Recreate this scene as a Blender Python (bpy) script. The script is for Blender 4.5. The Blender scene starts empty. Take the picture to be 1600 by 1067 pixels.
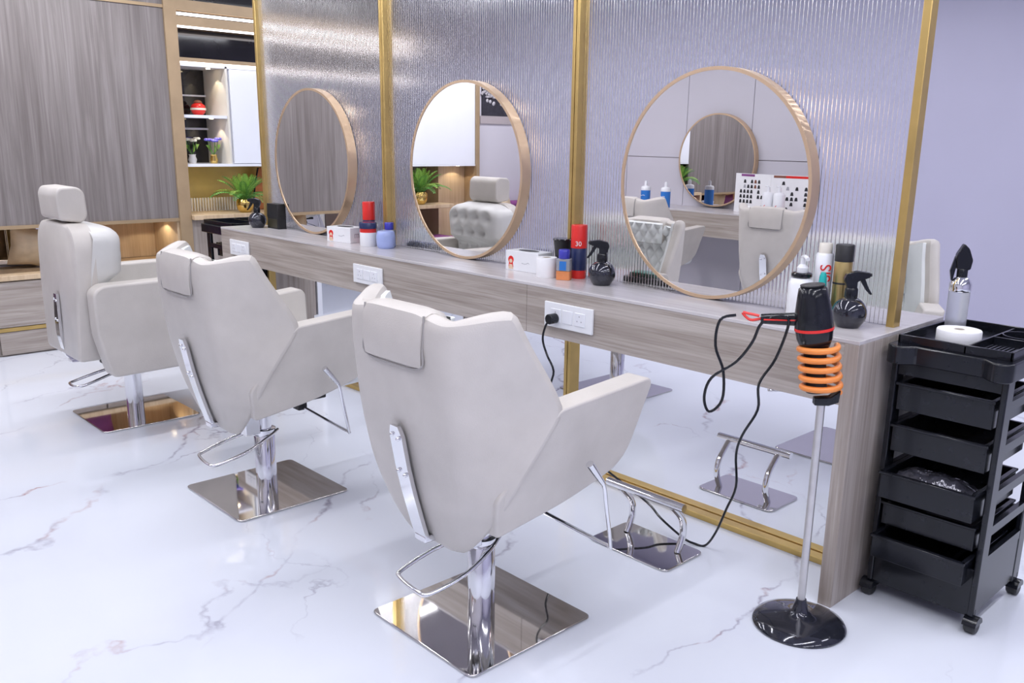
import bpy, bmesh, math, random
from mathutils import Vector, Matrix
random.seed(7)
S = bpy.context.scene
COL = S.collection
PI = math.pi

# ------------------------------------------------------------------ camera
cd = bpy.data.cameras.new('camera')
cd.sensor_width = 36.0
cd.lens = 1387.78 / 1600 * 36
cd.shift_x = -32.44 / 1600
cd.shift_y = 39.08 / 1600
cd.clip_start = 0.05
cam = bpy.data.objects.new('camera', cd)
COL.objects.link(cam)
cam.matrix_world = Matrix(((0.69314885, -0.19024491, 0.69523489, 0.0),
                           (0.72058267, 0.15951344, -0.67477113, 0.0),
                           (0.01747246, 0.96869104, 0.24765374, 1.4),
                           (0, 0, 0, 1)))
S.camera = cam

# ------------------------------------------------------------------ world, exposure
w = bpy.data.worlds.new('world')
S.world = w
w.use_nodes = True
w.node_tree.nodes['Background'].inputs[0].default_value = (0.86, 0.87, 1.0, 1)
w.node_tree.nodes['Background'].inputs[1].default_value = 0.3
vs = S.view_settings
vs.view_transform = 'Standard'
vs.look = 'None'
vs.exposure = 0.72
S.cycles.caustics_reflective = False
S.cycles.caustics_refractive = False
S.cycles.sample_clamp_indirect = 6.0
S.cycles.max_bounces = 10
S.cycles.transmission_bounces = 8
vs.gamma = 1.0
vs.use_curve_mapping = False

CEIL = 2.62
LIGHT_COL = (0.94, 0.945, 1.0)
LAMPS = []           # (x, y0, y1, watts)
for _x, _wt in ((-5.6, 30.0), (-4.25, 16.0), (-2.9, 13.0), (-1.5, 15.0), (-0.1, 22.0), (1.5, 16.0)):
    LAMPS.append((_x, -0.5, 2.6, _wt))
for _x in (-5.6, -4.2, -2.8, -1.4, 0.2):
    LAMPS.append((_x, 3.2, 5.6, 13.5))
for _x, _y0, _y1, _wt in LAMPS:
    ld = bpy.data.lights.new('led_tube_light', 'AREA')
    ld.shape = 'RECTANGLE'
    ld.size = 0.06
    ld.size_y = _y1 - _y0
    ld.energy = _wt
    ld.color = LIGHT_COL
    lo = bpy.data.objects.new('led_tube_light', ld)
    lo.location = (_x, (_y0 + _y1) / 2, CEIL - 0.036)
    COL.objects.link(lo)

# ------------------------------------------------------------------ materials
MATS = {}


def principled(name):
    m = bpy.data.materials.new(name)
    m.use_nodes = True
    nt = m.node_tree
    return m, nt, nt.nodes['Principled BSDF']


def mat(name, col, rough=0.5, metal=0.0, var=0.04, scale=20.0, bump=0.0, bscale=200.0, coat=0.0, spec=None, emit=None, trans=0.0, ior=1.45):
    """plain material with a slight procedural variation of colour and an optional fine relief"""
    if name in MATS:
        return MATS[name]
    m, nt, b = principled(name)
    tc = nt.nodes.new('ShaderNodeTexCoord')
    nz = nt.nodes.new('ShaderNodeTexNoise')
    nz.inputs['Scale'].default_value = scale
    nz.inputs['Detail'].default_value = 3
    nt.links.new(tc.outputs['Object'], nz.inputs['Vector'])
    rp = nt.nodes.new('ShaderNodeValToRGB')
    rp.color_ramp.elements[0].position = 0.3
    rp.color_ramp.elements[1].position = 0.7
    rp.color_ramp.elements[0].color = (*[max(0, c * (1 - var)) for c in col], 1)
    rp.color_ramp.elements[1].color = (*[min(1, c * (1 + var)) for c in col], 1)
    nt.links.new(nz.outputs['Fac'], rp.inputs['Fac'])
    nt.links.new(rp.outputs['Color'], b.inputs['Base Color'])
    b.inputs['Roughness'].default_value = rough
    b.inputs['Metallic'].default_value = metal
    if coat:
        b.inputs['Coat Weight'].default_value = coat
        b.inputs['Coat Roughness'].default_value = 0.05
    if spec is not None:
        b.inputs['Specular IOR Level'].default_value = spec
    if trans:
        b.inputs['Transmission Weight'].default_value = trans
        b.inputs['IOR'].default_value = ior
    if emit:
        nt.links.new(rp.outputs['Color'], b.inputs['Emission Color'])
        b.inputs['Emission Strength'].default_value = emit
    if bump:
        n2 = nt.nodes.new('ShaderNodeTexNoise')
        n2.inputs['Scale'].default_value = bscale
        n2.inputs['Detail'].default_value = 2
        nt.links.new(tc.outputs['Object'], n2.inputs['Vector'])
        bp = nt.nodes.new('ShaderNodeBump')
        bp.inputs['Strength'].default_value = bump
        bp.inputs['Distance'].default_value = 0.002
        nt.links.new(n2.outputs['Fac'], bp.inputs['Height'])
        nt.links.new(bp.outputs['Normal'], b.inputs['Normal'])
    MATS[name] = m
    return m


def wood(name, cols, scale, rough=0.42, fine=1.0):
    """grain stretched by the mapping scale (small number = along the grain)"""
    m, nt, b = principled(name)
    tc = nt.nodes.new('ShaderNodeTexCoord')
    mp = nt.nodes.new('ShaderNodeMapping')
    mp.inputs['Scale'].default_value = scale
    nt.links.new(tc.outputs['Object'], mp.inputs['Vector'])
    n1 = nt.nodes.new('ShaderNodeTexNoise')
    n1.inputs['Scale'].default_value = 1.0
    n1.inputs['Detail'].default_value = 9
    n1.inputs['Roughness'].default_value = 0.62
    n1.inputs['Distortion'].default_value = 0.9
    nt.links.new(mp.outputs['Vector'], n1.inputs['Vector'])
    mp2 = nt.nodes.new('ShaderNodeMapping')
    mp2.inputs['Scale'].default_value = [s * (7 if s == max(scale) else 2.5) * fine for s in scale]
    nt.links.new(tc.outputs['Object'], mp2.inputs['Vector'])
    n2 = nt.nodes.new('ShaderNodeTexNoise')
    n2.inputs['Scale'].default_value = 1.0
    n2.inputs['Detail'].default_value = 4
    nt.links.new(mp2.outputs['Vector'], n2.inputs['Vector'])
    mx = nt.nodes.new('ShaderNodeMath')
    mx.operation = 'MULTIPLY_ADD'
    mx.inputs[1].default_value = 0.35
    nt.links.new(n2.outputs['Fac'], mx.inputs[0])
    m2 = nt.nodes.new('ShaderNodeMath')
    m2.operation = 'MULTIPLY'
    m2.inputs[1].default_value = 0.65
    nt.links.new(n1.outputs['Fac'], m2.inputs[0])
    nt.links.new(m2.outputs[0], mx.inputs[2])
    rp = nt.nodes.new('ShaderNodeValToRGB')
    el = rp.color_ramp.elements
    el[0].position, el[1].position = 0.36, 0.64
    el[0].color = (*cols[0], 1)
    el[1].color = (*cols[2], 1)
    e = el.new(0.5)
    e.color = (*cols[1], 1)
    nt.links.new(mx.outputs[0], rp.inputs['Fac'])
    nt.links.new(rp.outputs['Color'], b.inputs['Base Color'])
    b.inputs['Roughness'].default_value = rough
    bp = nt.nodes.new('ShaderNodeBump')
    bp.inputs['Strength'].default_value = 0.08
    bp.inputs['Distance'].default_value = 0.002
    nt.links.new(mx.outputs[0], bp.inputs['Height'])
    nt.links.new(bp.outputs['Normal'], b.inputs['Normal'])
    MATS[name] = m
    return m


def marble(name):
    m, nt, b = principled(name)
    N, L = nt.nodes, nt.links
    tc = N.new('ShaderNodeTexCoord')

    def vein(rot, scl, nscale, width, seedv, dist):
        mp = N.new('ShaderNodeMapping')
        mp.inputs['Rotation'].default_value = (0, 0, rot)
        mp.inputs['Scale'].default_value = scl
        mp.inputs['Location'].default_value = seedv
        L.new(tc.outputs['Object'], mp.inputs['Vector'])
        nz = N.new('ShaderNodeTexNoise')
        nz.inputs['Scale'].default_value = nscale
        nz.inputs['Detail'].default_value = 7
        nz.inputs['Roughness'].default_value = 0.5
        nz.inputs['Distortion'].default_value = dist
        L.new(mp.outputs['Vector'], nz.inputs['Vector'])
        s = N.new('ShaderNodeMath'); s.operation = 'SUBTRACT'; s.inputs[1].default_value = 0.5
        L.new(nz.outputs['Fac'], s.inputs[0])
        a = N.new('ShaderNodeMath'); a.operation = 'ABSOLUTE'
        L.new(s.outputs[0], a.inputs[0])
        r = N.new('ShaderNodeMapRange')
        r.inputs['From Min'].default_value = 0.0
        r.inputs['From Max'].default_value = width
        r.inputs['To Min'].default_value = 1.0
        r.inputs['To Max'].default_value = 0.0
        L.new(a.outputs[0], r.inputs['Value'])
        return r.outputs['Result']

    def ramp(fac, p0, p1, v0=0.0, v1=1.0):
        r = N.new('ShaderNodeMapRange')
        r.inputs['From Min'].default_value = p0
        r.inputs['From Max'].default_value = p1
        r.inputs['To Min'].default_value = v0
        r.inputs['To Max'].default_value = v1
        L.new(fac, r.inputs['Value'])
        return r.outputs['Result']

    def noise(scale, loc=(0, 0, 0), detail=3):
        mp = N.new('ShaderNodeMapping')
        mp.inputs['Location'].default_value = loc
        L.new(tc.outputs['Object'], mp.inputs['Vector'])
        nz = N.new('ShaderNodeTexNoise')
        nz.inputs['Scale'].default_value = scale
        nz.inputs['Detail'].default_value = detail
        L.new(mp.outputs['Vector'], nz.inputs['Vector'])
        return nz.outputs['Fac']

    def mul(x, y):
        q = N.new('ShaderNodeMath'); q.operation = 'MULTIPLY'
        L.new(x, q.inputs[0])
        if isinstance(y, float):
            q.inputs[1].default_value = y
        else:
            L.new(y, q.inputs[1])
        return q.outputs[0]

    def mix(fac, c1, c2):
        q = N.new('ShaderNodeMix'); q.data_type = 'RGBA'
        L.new(fac, q.inputs[0])
        for i, c in ((6, c1), (7, c2)):
            if isinstance(c, tuple):
                q.inputs[i].default_value = (*c, 1)
            else:
                L.new(c, q.inputs[i])
        return q.outputs[2]

    def crack(angle, spacing, shift, width):
        # wandering cracks that run roughly along the given direction
        nx, ny = -math.sin(angle), math.cos(angle)
        dp = N.new('ShaderNodeVectorMath'); dp.operation = 'DOT_PRODUCT'
        dp.inputs[1].default_value = (nx / spacing, ny / spacing, 0)
        L.new(tc.outputs['Object'], dp.inputs[0])
        acc = dp.outputs['Value']
        for sc, amp, loc in ((0.75, 1.1, (shift, 2.0, 0)), (2.6, 0.34, (shift, 5.0, 0)), (9.0, 0.10, (shift, 8.0, 0)), (34.0, 0.03, (shift, 1.0, 0))):
            q = N.new('ShaderNodeMath'); q.operation = 'MULTIPLY_ADD'
            L.new(noise(sc, loc, 2), q.inputs[0])
            q.inputs[1].default_value = amp
            L.new(acc, q.inputs[2])
            acc = q.outputs[0]
        ad = N.new('ShaderNodeMath'); ad.operation = 'ADD'; ad.inputs[1].default_value = shift
        L.new(acc, ad.inputs[0])
        pp = N.new('ShaderNodeMath'); pp.operation = 'PINGPONG'; pp.inputs[1].default_value = 0.5
        L.new(ad.outputs[0], pp.inputs[0])
        return ramp(pp.outputs[0], 0.0, width / spacing, 1.0, 0.0), ramp(pp.outputs[0], 0.0, width * 9 / spacing, 1.0, 0.0)

    A45 = math.radians(-47)
    c1, s1 = crack(A45, 0.85, 0.37, 0.015)
    c2, s2 = crack(math.radians(-72), 1.25, 4.83, 0.012)
    c3, s3 = crack(math.radians(-30), 1.7, 9.21, 0.009)
    m1 = ramp(noise(1.1, (3.1, 0.7, 0)), 0.40, 0.56)
    m2 = ramp(noise(1.5, (9.1, 4.7, 0)), 0.46, 0.60)
    m3 = ramp(noise(1.3, (6.1, 11.7, 0)), 0.46, 0.60)
    fineb = ramp(noise(14, (2, 3, 0)), 0.30, 0.62)
    redm = ramp(noise(2.6, (1.7, 7.7, 0)), 0.52, 0.60)
    vc = mix(redm, (0.27, 0.25, 0.35), (0.38, 0.13, 0.11))
    c = mix(mul(mul(s1, m1), 0.22), (0.755, 0.79, 0.87), (0.60, 0.62, 0.75))
    c = mix(mul(mul(s2, m2), 0.18), c, (0.62, 0.63, 0.74))
    c = mix(mul(mul(mul(c1, m1), fineb), 1.0), c, vc)
    c = mix(mul(mul(mul(c2, m2), fineb), 0.80), c, vc)
    c = mix(mul(mul(mul(c3, m3), fineb), 0.65), c, vc)
    L.new(c, b.inputs['Base Color'])
    b.inputs['Roughness'].default_value = 0.07
    b.inputs['Specular IOR Level'].default_value = 0.5
    MATS[name] = m
    return m


marble('marble')
WOODC = ((0.27, 0.225, 0.195), (0.385, 0.335, 0.30), (0.50, 0.45, 0.415))
WOODG = ((0.145, 0.125, 0.12), (0.205, 0.182, 0.176), (0.27, 0.245, 0.24))
wood('wood_x', WOODC, (1.1, 16, 22))
wood('wood_panel', WOODG, (10, 15, 0.8))
wood('wood_z', WOODC, (14, 14, 0.9))
wood('wood_y', WOODC, (14, 0.9, 14))
wood('wood_light', ((0.50, 0.36, 0.22), (0.60, 0.45, 0.29), (0.68, 0.53, 0.36)), (12, 12, 1.2))
wood('counter_top_wood', ((0.50, 0.47, 0.475), (0.56, 0.53, 0.54), (0.62, 0.59, 0.60)), (1.3, 20, 20), rough=0.22)
mat('brass', (0.60, 0.42, 0.15), 0.34, 0.8, 0.08, 12)
mat('frame_tan', (0.40, 0.29, 0.175), 0.4, 0.25, 0.06, 10)
mat('rose_gold', (0.70, 0.51, 0.34), 0.36, 0.75, 0.05, 8)
mat('chrome', (0.82, 0.82, 0.84), 0.09, 1.0, 0.02, 4)
mat('steel', (0.62, 0.60, 0.59), 0.38, 0.9, 0.05, 30)
mat('plate_chrome', (0.66, 0.64, 0.63), 0.035, 1.0, 0.02, 3)
mat('mirror_glass', (0.88, 0.87, 0.87), 0.0, 1.0, 0.0, 1)
mat('leather', (0.585, 0.548, 0.510), 0.42, 0, 0.05, 9, 0.25, 260)
mat('leather_pale', (0.69, 0.685, 0.67), 0.40, 0, 0.04, 9, 0.2, 260)
mat('leather_white', (0.82, 0.845, 0.845), 0.38, 0, 0.03, 9, 0.2, 260)
mat('stitch', (0.36, 0.34, 0.33), 0.6)
mat('black_plastic', (0.008, 0.009, 0.013), 0.17, 0, 0.2, 30, spec=0.4)
mat('black_matte', (0.016, 0.016, 0.018), 0.45, 0, 0.2, 30)
mat('dark_gloss', (0.03, 0.032, 0.045), 0.1, 0.4, 0.2, 20, coat=0.6)
mat('white_plastic', (0.82, 0.83, 0.86), 0.3, 0, 0.02)
mat('white_paint', (0.80, 0.81, 0.86), 0.4, 0, 0.02, 3)
mat('white_lacquer', (0.84, 0.86, 0.93), 0.22, 0, 0.015, 3)
mat('cream_paint', (0.74, 0.70, 0.62), 0.5, 0, 0.03, 5)
mat('wall_lavender', (0.49, 0.475, 0.61), 0.55, 0, 0.03, 1.2, 0.15, 90)
mat('wall_panel', (0.62, 0.60, 0.66), 0.35, 0, 0.02, 2.0)
mat('wall_mauve', (0.44, 0.39, 0.40), 0.5, 0, 0.03, 3)
mat('ceiling_paint', (0.50, 0.49, 0.56), 0.7, 0, 0.03, 2)
mat('dark_glass', (0.018, 0.017, 0.02), 0.06, 0, 0.2, 5, spec=0.7)
mat('red_gloss', (0.74, 0.03, 0.025), 0.25, 0, 0.06)
mat('navy', (0.02, 0.03, 0.10), 0.25, 0, 0.1)
mat('blue_cap', (0.05, 0.05, 0.42), 0.3, 0, 0.05)
mat('blue_label', (0.03, 0.20, 0.62), 0.35, 0, 0.05)
mat('soft_blue', (0.38, 0.46, 0.80), 0.3, 0, 0.04)
mat('teal', (0.02, 0.42, 0.40), 0.25, 0, 0.05)
mat('green_dark', (0.03, 0.22, 0.13), 0.3, 0, 0.1)
mat('gold_can', (0.50, 0.38, 0.16), 0.3, 0.8, 0.06)
mat('gold_wall', (0.85, 0.62, 0.20), 0.4, 0.1, 0.08, 6)
mat('gold_pot', (0.78, 0.55, 0.18), 0.14, 1.0, 0.05)
mat('orange_rubber', (0.86, 0.28, 0.06), 0.3, 0, 0.06)
mat('red_rubber', (0.78, 0.05, 0.04), 0.35, 0, 0.06)
mat('paper', (0.86, 0.86, 0.88), 0.7, 0, 0.02)
mat('cardboard', (0.55, 0.50, 0.44), 0.7, 0, 0.05)
mat('purple_fabric', (0.23, 0.06, 0.22), 0.7, 0, 0.1, 15, 0.3, 300)
mat('maroon_fabric', (0.06, 0.02, 0.045), 0.7, 0, 0.1, 15, 0.3, 300)
mat('satin', (0.66, 0.53, 0.36), 0.35, 0, 0.12, 14, 0.3, 60)
mat('leaf', (0.10, 0.30, 0.06), 0.45, 0, 0.35, 25)
mat('leaf_light', (0.32, 0.55, 0.10), 0.45, 0, 0.3, 25)
mat('petal_white', (0.82, 0.80, 0.72), 0.6, 0, 0.06)
mat('petal_blue', (0.16, 0.14, 0.66), 0.5, 0, 0.2)
mat('orange_decor', (0.50, 0.16, 0.04), 0.5, 0, 0.15)
mat('pale_orange', (0.75, 0.27, 0.10), 0.15, 0, 0.06)
mat('clear_plastic', (0.80, 0.82, 0.90), 0.08, 0, 0.0, trans=0.6, ior=1.2)
mat('plastic_wrap', (0.05, 0.05, 0.065), 0.10, 0.3, 0.5, 40, 0.9, 60)
mat('skin_print', (0.75, 0.55, 0.40), 0.6)
mat('grey_print', (0.40, 0.40, 0.44), 0.6)
mat('dark_olive', (0.045, 0.040, 0.025), 0.3)
mat('black_print', (0.02, 0.02, 0.025), 0.5)
mat('brown_print', (0.22, 0.08, 0.05), 0.5)
mat('picture_ground', (0.03, 0.028, 0.04), 0.5, 0, 0.4, 30)
mat('pewter', (0.55, 0.53, 0.56), 0.4, 0.3, 0.2, 40)
mat('led', (1.0, 0.94, 0.97), 0.5, emit=2.6, var=0.0)
mat('led_tube', (0.94, 0.945, 1.0), 0.5, emit=2.0, var=0.0)
mat('warm_lamp', (1.0, 0.80, 0.50), 0.5, emit=9.0, var=0.0)


def fluted_glass():
    m, nt, b = principled('fluted_glass')
    b.inputs['Base Color'].default_value = (0.985, 0.99, 1.0, 1)
    b.inputs['Transmission Weight'].default_value = 1.0
    b.inputs['IOR'].default_value = 1.27
    tc = nt.nodes.new('ShaderNodeTexCoord')
    nz = nt.nodes.new('ShaderNodeTexNoise')
    nz.inputs['Scale'].default_value = 6
    nt.links.new(tc.outputs['Object'], nz.inputs['Vector'])
    mr = nt.nodes.new('ShaderNodeMapRange')
    mr.inputs['To Min'].default_value = 0.15
    mr.inputs['To Max'].default_value = 0.19
    nt.links.new(nz.outputs['Fac'], mr.inputs['Value'])
    nt.links.new(mr.outputs['Result'], b.inputs['Roughness'])
    MATS['fluted_glass'] = m


fluted_glass()


# ------------------------------------------------------------------ mesh helpers
class MB:
    """collects shapes; build() links them as ONE mesh object"""

    def __init__(self):
        self.v, self.f, self.sm = [], [], []

    def add(self, vs_, fs, smooth=False):
        o = len(self.v)
        self.v += [tuple(p) for p in vs_]
        self.f += [tuple(i + o for i in f) for f in fs]
        self.sm += [smooth] * len(fs)
        return self

    def box(self, x0, x1, y0, y1, z0, z1):
        p = [(x0, y0, z0), (x1, y0, z0), (x1, y1, z0), (x0, y1, z0), (x0, y0, z1), (x1, y0, z1), (x1, y1, z1), (x0, y1, z1)]
        return self.add(p, [(0, 3, 2, 1), (4, 5, 6, 7), (0, 1, 5, 4), (1, 2, 6, 5), (2, 3, 7, 6), (3, 0, 4, 7)])

    def prism(self, poly, axis, lo, hi, smooth=False):
        """poly: 2-d outline; axis x -> (y,z), y -> (x,z), z -> (x,y)"""
        n = len(poly)

        def P(a, b_, c):
            return (c, a, b_) if axis == 'x' else ((a, c, b_) if axis == 'y' else (a, b_, c))
        vs_ = [P(a, b_, lo) for a, b_ in poly] + [P(a, b_, hi) for a, b_ in poly]
        self.add(vs_, [tuple(range(n - 1, -1, -1)), tuple(range(n, 2 * n))])
        o = len(self.v) - 2 * n
        self.f += [(o + i, o + (i + 1) % n, o + n + (i + 1) % n, o + n + i) for i in range(n)]
        self.sm += [smooth] * n
        return self

    def lathe(self, prof, c=(0, 0, 0), seg=28, axis='z', smooth=True):
        vs_, fs = [], []
        n = len(prof)
        for r, h in prof:
            for k in range(seg):
                a = 2 * PI * k / seg
                x, y, z = r * math.cos(a), r * math.sin(a), h
                if axis == 'x':
                    x, y, z = z, x, y
                elif axis == 'y':
                    x, y, z = y, z, x
                vs_.append((x + c[0], y + c[1], z + c[2]))
        for i in range(n - 1):
            for k in range(seg):
                k2 = (k + 1) % seg
                fs.append((i * seg + k, i * seg + k2, (i + 1) * seg + k2, (i + 1) * seg + k))
        self.add(vs_, fs, smooth)
        o = len(self.v) - n * seg
        if prof[0][0] > 1e-6:
            self.f.append(tuple(o + k for k in range(seg - 1, -1, -1))); self.sm.append(False)
        if prof[-1][0] > 1e-6:
            self.f.append(tuple(o + (n - 1) * seg + k for k in range(seg))); self.sm.append(False)
        return self

    def tube(self, pts, r, seg=10, smooth_n=0, closed=False):
        P = [Vector(p) for p in pts]
        if smooth_n:
            P = catmull(P, smooth_n, closed)
        n = len(P)
        rr = r if isinstance(r, (list, tuple)) else None
        vs_, fs = [], []
        t0 = (P[1] - P[0]).normalized()
        up = Vector((0, 0, 1)) if abs(t0.z) < 0.9 else Vector((1, 0, 0))
        nrm = (up - t0 * up.dot(t0)).normalized()
        for i in range(n):
            a = P[(i - 1) % n] if (closed or i > 0) else P[i]
            b_ = P[(i + 1) % n] if (closed or i < n - 1) else P[i]
            t = (b_ - a).normalized()
            nrm = (nrm - t * nrm.dot(t)).normalized()
            bi = t.cross(nrm)
            q = r if rr is None else rr[0] + (rr[1] - rr[0]) * i / (n - 1)
            for k in range(seg):
                an = 2 * PI * k / seg
                vs_.append(P[i] + nrm * (q * math.cos(an)) + bi * (q * math.sin(an)))
        m_ = n if closed else n - 1
        for i in range(m_):
            j = (i + 1) % n
            for k in range(seg):
                k2 = (k + 1) % seg
                fs.append((i * seg + k, j * seg + k, j * seg + k2, i * seg + k2))
        self.add(vs_, fs, True)
        if not closed:
            o = len(self.v) - n * seg
            self.f.append(tuple(o + k for k in range(seg))); self.sm.append(False)
            self.f.append(tuple(o + (n - 1) * seg + k for k in range(seg - 1, -1, -1))); self.sm.append(False)
        return self

    def grid(self, rows, smooth=True, close=False):
        n, m_ = len(rows), len(rows[0])
        vs_ = [p for r in rows for p in r]
        fs = []
        for i in range(n - 1):
            for k in range(m_ if close else m_ - 1):
                k2 = (k + 1) % m_
                fs.append((i * m_ + k, i * m_ + k2, (i + 1) * m_ + k2, (i + 1) * m_ + k))
        return self.add(vs_, fs, smooth)

    def xform(self, mtx):
        self.v = [tuple(mtx @ Vector(p)) for p in self.v]
        return self

    def build(self, name, m, parent=None, bevel=0.0, sub=0, seg=2, loc=None, rotz=None):
        me = bpy.data.meshes.new(name)
        me.from_pydata(self.v, [], self.f)
        me.polygons.foreach_set('use_smooth', self.sm)
        bm = bmesh.new(); bm.from_mesh(me)
        bmesh.ops.recalc_face_normals(bm, faces=bm.faces)
        bm.to_mesh(me); bm.free()
        me.set_sharp_from_angle(angle=0.75)
        me.materials.append(MATS[m])
        o = bpy.data.objects.new(name, me)
        COL.objects.link(o)
        if parent:
            o.parent = parent
        if loc:
            o.location = loc
        if rotz is not None:
            o.rotation_euler.z = rotz
        if bevel:
            md = o.modifiers.new('bevel', 'BEVEL')
            md.width = bevel; md.segments = seg; md.limit_method = 'ANGLE'; md.angle_limit = 0.6
            md.harden_normals = False
        if sub:
            md = o.modifiers.new('sub', 'SUBSURF')
            md.levels = sub; md.render_levels = sub
        return o


def catmull(P, n, closed=False):
    out = []
    N = len(P)
    for i in range(N if closed else N - 1):
        p0 = P[(i - 1) % N] if (closed or i > 0) else P[i]
        p1, p2 = P[i], P[(i + 1) % N]
        p3 = P[(i + 2) % N] if (closed or i + 2 < N) else p2
        for k in range(n):
            t = k / n
            out.append(0.5 * ((2 * p1) + (p2 - p0) * t + (2 * p0 - 5 * p1 + 4 * p2 - p3) * t * t + (3 * p1 - p0 - 3 * p2 + p3) * t ** 3))
    if not closed:
        out.append(P[-1])
    return out


def arc_poly(cx, cy, r, a0, a1, n):
    return [(cx + r * math.cos(a0 + (a1 - a0) * i / n), cy + r * math.sin(a0 + (a1 - a0) * i / n)) for i in range(n + 1)]


def round_poly(pts, radii, n=5):
    out = []
    N = len(pts)
    for i, p in enumerate(pts):
        r = radii[i] if isinstance(radii, (list, tuple)) else radii
        p = Vector(p); a = Vector(pts[i - 1]); b_ = Vector(pts[(i + 1) % N])
        da, db = (a - p), (b_ - p)
        r1 = min(r, da.length * 0.49, db.length * 0.49)
        if r1 < 1e-5:
            out.append(tuple(p)); continue
        s, e = p + da.normalized() * r1, p + db.normalized() * r1
        for k in range(n + 1):
            t = k / n
            q = s * (1 - t) ** 2 + p * 2 * t * (1 - t) + e * t * t
            out.append((q.x, q.y))
    return out


def tag(o, label=None, cat=None, group=None, kind=None):
    if label: o['label'] = label
    if cat: o['category'] = cat
    if group: o['group'] = group
    if kind: o['kind'] = kind
    return o


def thing(name, label, cat, loc=(0, 0, 0), rotz=0.0, group=None):
    o = bpy.data.objects.new(name, None)
    o.empty_display_size = 0.1
    COL.objects.link(o)
    o.location = loc
    o.rotation_euler.z = rotz
    return tag(o, label, cat, group)


def struct(o):
    o['kind'] = 'structure'
    return o


def box(name, m, x0, x1, y0, y1, z0, z1, parent=None, bevel=0.0):
    return MB().box(x0, x1, y0, y1, z0, z1).build(name, m, parent, bevel)


def dup(root, loc, rotz, label, group=None):
    r = root.copy(); COL.objects.link(r)
    r.location = loc; r.rotation_euler.z = rotz
    r['label'] = label
    if group: r['group'] = group
    for ch in list(root.children):
        c = ch.copy(); COL.objects.link(c); c.parent = r
        for g in list(ch.children):
            d = g.copy(); COL.objects.link(d); d.parent = c
    return r


def text_obj(name, body, size, m, parent, mtx, depth=0.0006):
    cu = bpy.data.curves.new(name, 'FONT')
    cu.body = body; cu.size = size; cu.extrude = depth
    cu.align_x = 'CENTER'; cu.align_y = 'CENTER'
    tmp = bpy.data.objects.new(name + '_tmp', cu)
    COL.objects.link(tmp)
    dg = bpy.context.evaluated_depsgraph_get()
    me = bpy.data.meshes.new_from_object(tmp.evaluated_get(dg))
    bpy.data.objects.remove(tmp)
    me.transform(mtx)
    me.materials.clear(); me.materials.append(MATS[m])
    o = bpy.data.objects.new(name, me)
    COL.objects.link(o)
    if parent: o.parent = parent
    return o


def lerp_tab(tab, s):
    for i in range(len(tab) - 1):
        a, b_ = tab[i], tab[i + 1]
        if s <= b_[0] or i == len(tab) - 2:
            t = (s - a[0]) / (b_[0] - a[0])
            return [a[j] + (b_[j] - a[j]) * t for j in range(1, len(a))]


# ------------------------------------------------------------------ room shell
YB = -1.27      # wall behind the camera
YF = 6.35       # wall of the far aisle
XL = -6.264     # face of the wood clad wall on the left
XR = 2.6
YG = 2.714      # plane of the glass partition
ZC = 0.852      # counter top

struct(box('floor', 'marble', -8.2, XR, YB - 0.1, YF + 0.1, -0.05, 0.0))
struct(box('ceiling', 'ceiling_paint', -8.2, XR, YB - 0.1, YF + 0.1, CEIL, CEIL + 0.05))
struct(box('wall_far', 'wall_lavender', -8.2, XR + 0.05, YF, YF + 0.08, 0, CEIL))
struct(box('wall_right', 'wall_lavender', XR, XR + 0.08, YB, YF, 0, CEIL))
struct(box('wall_recess', 'white_paint', -8.2, -8.1, 3.7, YF, 0, CEIL))

# wall behind the camera, clad in large panels with open joints
wb = struct(box('wall_back', 'wall_mauve', -8.2, XR, YB - 0.08, YB - 0.012, 0, CEIL))
pan = None
xs = [-6.22 + 0.665 * i for i in range(14)]
for i in range(13):
    for z0, z1 in ((0.0, 1.262), (1.268, CEIL)):
        MB().box(xs[i], xs[i + 1] - 0.006, YB - 0.012, YB, z0, z1).build('panel', 'wall_panel', wb)

# left wall: backing, big wood panel with trims, niche under it
wl = struct(box('wall_left', 'wall_mauve', -6.80, -6.72, YB, 3.7, 0, CEIL))
wc = struct(box('wall_cladding', 'wood_panel', -6.30, XL, 0.75, 2.588, 0.822, 2.205))
box('panel', 'wood_panel', -6.30, XL, 0.75, 2.588, 2.225, CEIL, wc)
struct(box('trim_20', 'wood_light', -6.72, -6.70, 1.98, 2.66, 0.515, 0.80))
struct(box('trim_21', 'wood_light', -6.72, -6.27, 2.575, 2.60, 0.515, 0.80))
struct(box('trim_22', 'wood_light', -6.72, -6.27, 0.3, 2.588, 0.80, 0.822))
struct(box('trim_23', 'mirror_glass', -6.715, -6.70, 1.30, 1.97, 0.53, 0.79))
struct(box('trim_24', 'wall_mauve', -6.72, -6.705, -0.02, 1.29, 0.0, 1.2))
struct(box('trim_1', 'frame_tan', -6.29, -6.255, 0.30, 2.588, 0.800, 0.822))
struct(box('trim_2', 'frame_tan', -6.29, -6.255, 0.75, 2.588, 2.205, 2.225))
struct(box('trim_3', 'frame_tan', -6.62, -6.245, 2.588, 2.672, 0.0, CEIL))
struct(box('trim_4', 'frame_tan', -6.72, -6.245, -0.035, 0.0, 0.0, CEIL))
struct(box('trim_5', 'brass', -6.69, -6.675, 1.60, 1.622, 0.53, 0.80))

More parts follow.
